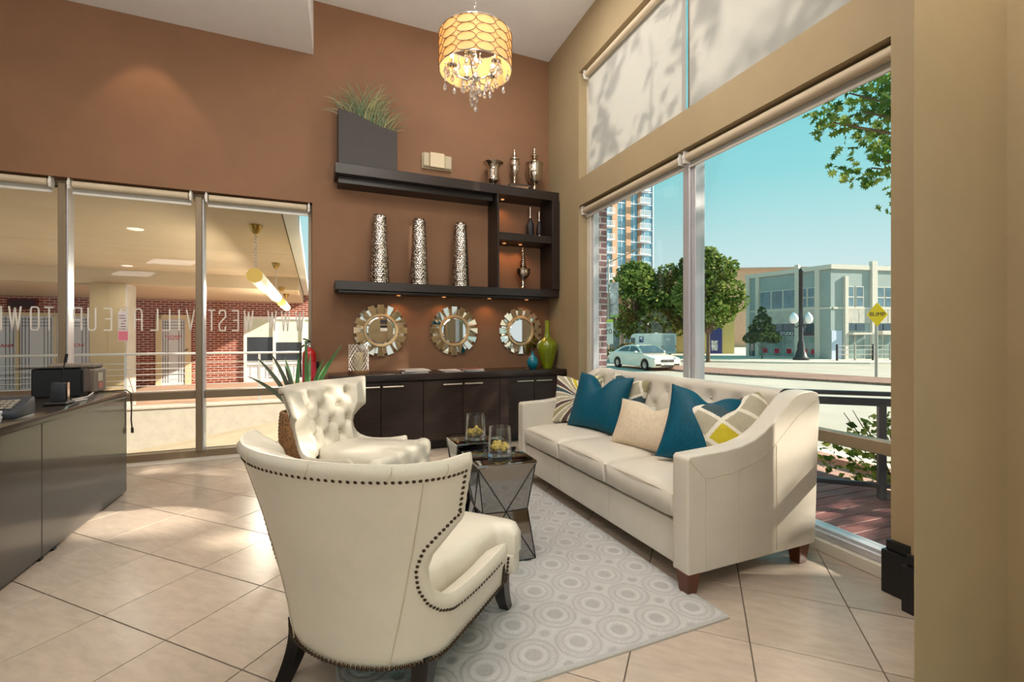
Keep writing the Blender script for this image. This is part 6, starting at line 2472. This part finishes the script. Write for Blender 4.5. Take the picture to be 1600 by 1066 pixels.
part(pb_, 'wall', mat('peach_brick', (214, 170, 142), 0.9, var=0.05, vscale=3), -14, 18, 0, 6, 0, 12.2, 0)
part(pb_, 'parapet', mat('peach_cap', (196, 160, 138), 0.9), -14, 18, -0.2, 6, 12.2, 12.6, 0)

# tower
TWX, TWY = 62.6, 92.5
tw = thing('apartment_tower', 'tall apartment tower of orange brick, blue glass and white balconies', 'building', (TWX, TWY, SZ), R(-4))
m_tb = mat('orange_brick', (222, 172, 138), 0.85, var=0.05)
m_tb2 = mat('brown_brick', (158, 122, 98), 0.85)
m_tg = mat('tower_glass', (122, 168, 190), 0.08, spec=0.8, var=0.15, vscale=0.3)
m_tw = mat('tower_white', (232, 234, 238), 0.6)
# facade bays from left to right (x), tower width about 16 m
part(tw, 'core', m_tb2, -9.0, 7.2, 0.5, 12, 0, 48, 0)
FL = 3.02
for x0, x1, m_ in ((-3.6, -2.3, m_tb), (0.0, 1.25, m_tb), (3.1, 4.1, m_tb2)):
    part(tw, 'brick_pier', m_, x0, x1, -0.1, 0.6, 0, 48, 0)
tgm = {}
for k in range(4, 15):
    z = FL * k
    for x0, x1 in ((-8.6, -3.6), (-2.3, 0.0), (1.25, 3.1), (4.1, 5.9), (5.9, 7.2)):
        gl_ = part(tw, 'window_bay', m_tg, x0, x1, 0.15, 0.6, z, z + FL - 0.22, 0)
        nb = {-8.6: 3, -2.3: 2, 1.25: 2, 4.1: 2, 5.9: 1}[x0]
        for q in range(1, nb):
            xx = x0 + (x1 - x0) * q / nb
            part(gl_, 'glazing_bar', m_tw, xx - 0.05, xx + 0.05, 0.08, 0.16, z, z + FL - 0.22, 0)
        part(gl_, 'sill_band', m_tw, x0, x1, 0.05, 0.6, z + FL - 0.22, z + FL, 0)
    for x0, x1 in ((-8.4, -3.7), (2.9, 5.7)):
        bl_ = part(tw, 'balcony', m_tw, x0, x1, -1.5, 0.2, z - 0.28, z, 0)
        for q in range(int((x1 - x0) / 0.4) + 1):
            xx = x0 + 0.04 + q * (x1 - x0 - 0.08) / int((x1 - x0) / 0.4)
            part(bl_, 'baluster', m_tw, xx - 0.07, xx + 0.07, -1.5, -1.45, z, z + 1.05, 0)
        part(bl_, 'handrail', m_tw, x0, x1, -1.52, -1.43, z + 1.05, z + 1.15, 0)
part(tw, 'edge_fin', m_tw, 7.2, 7.4, -0.1, 12, 0, 48, 0)
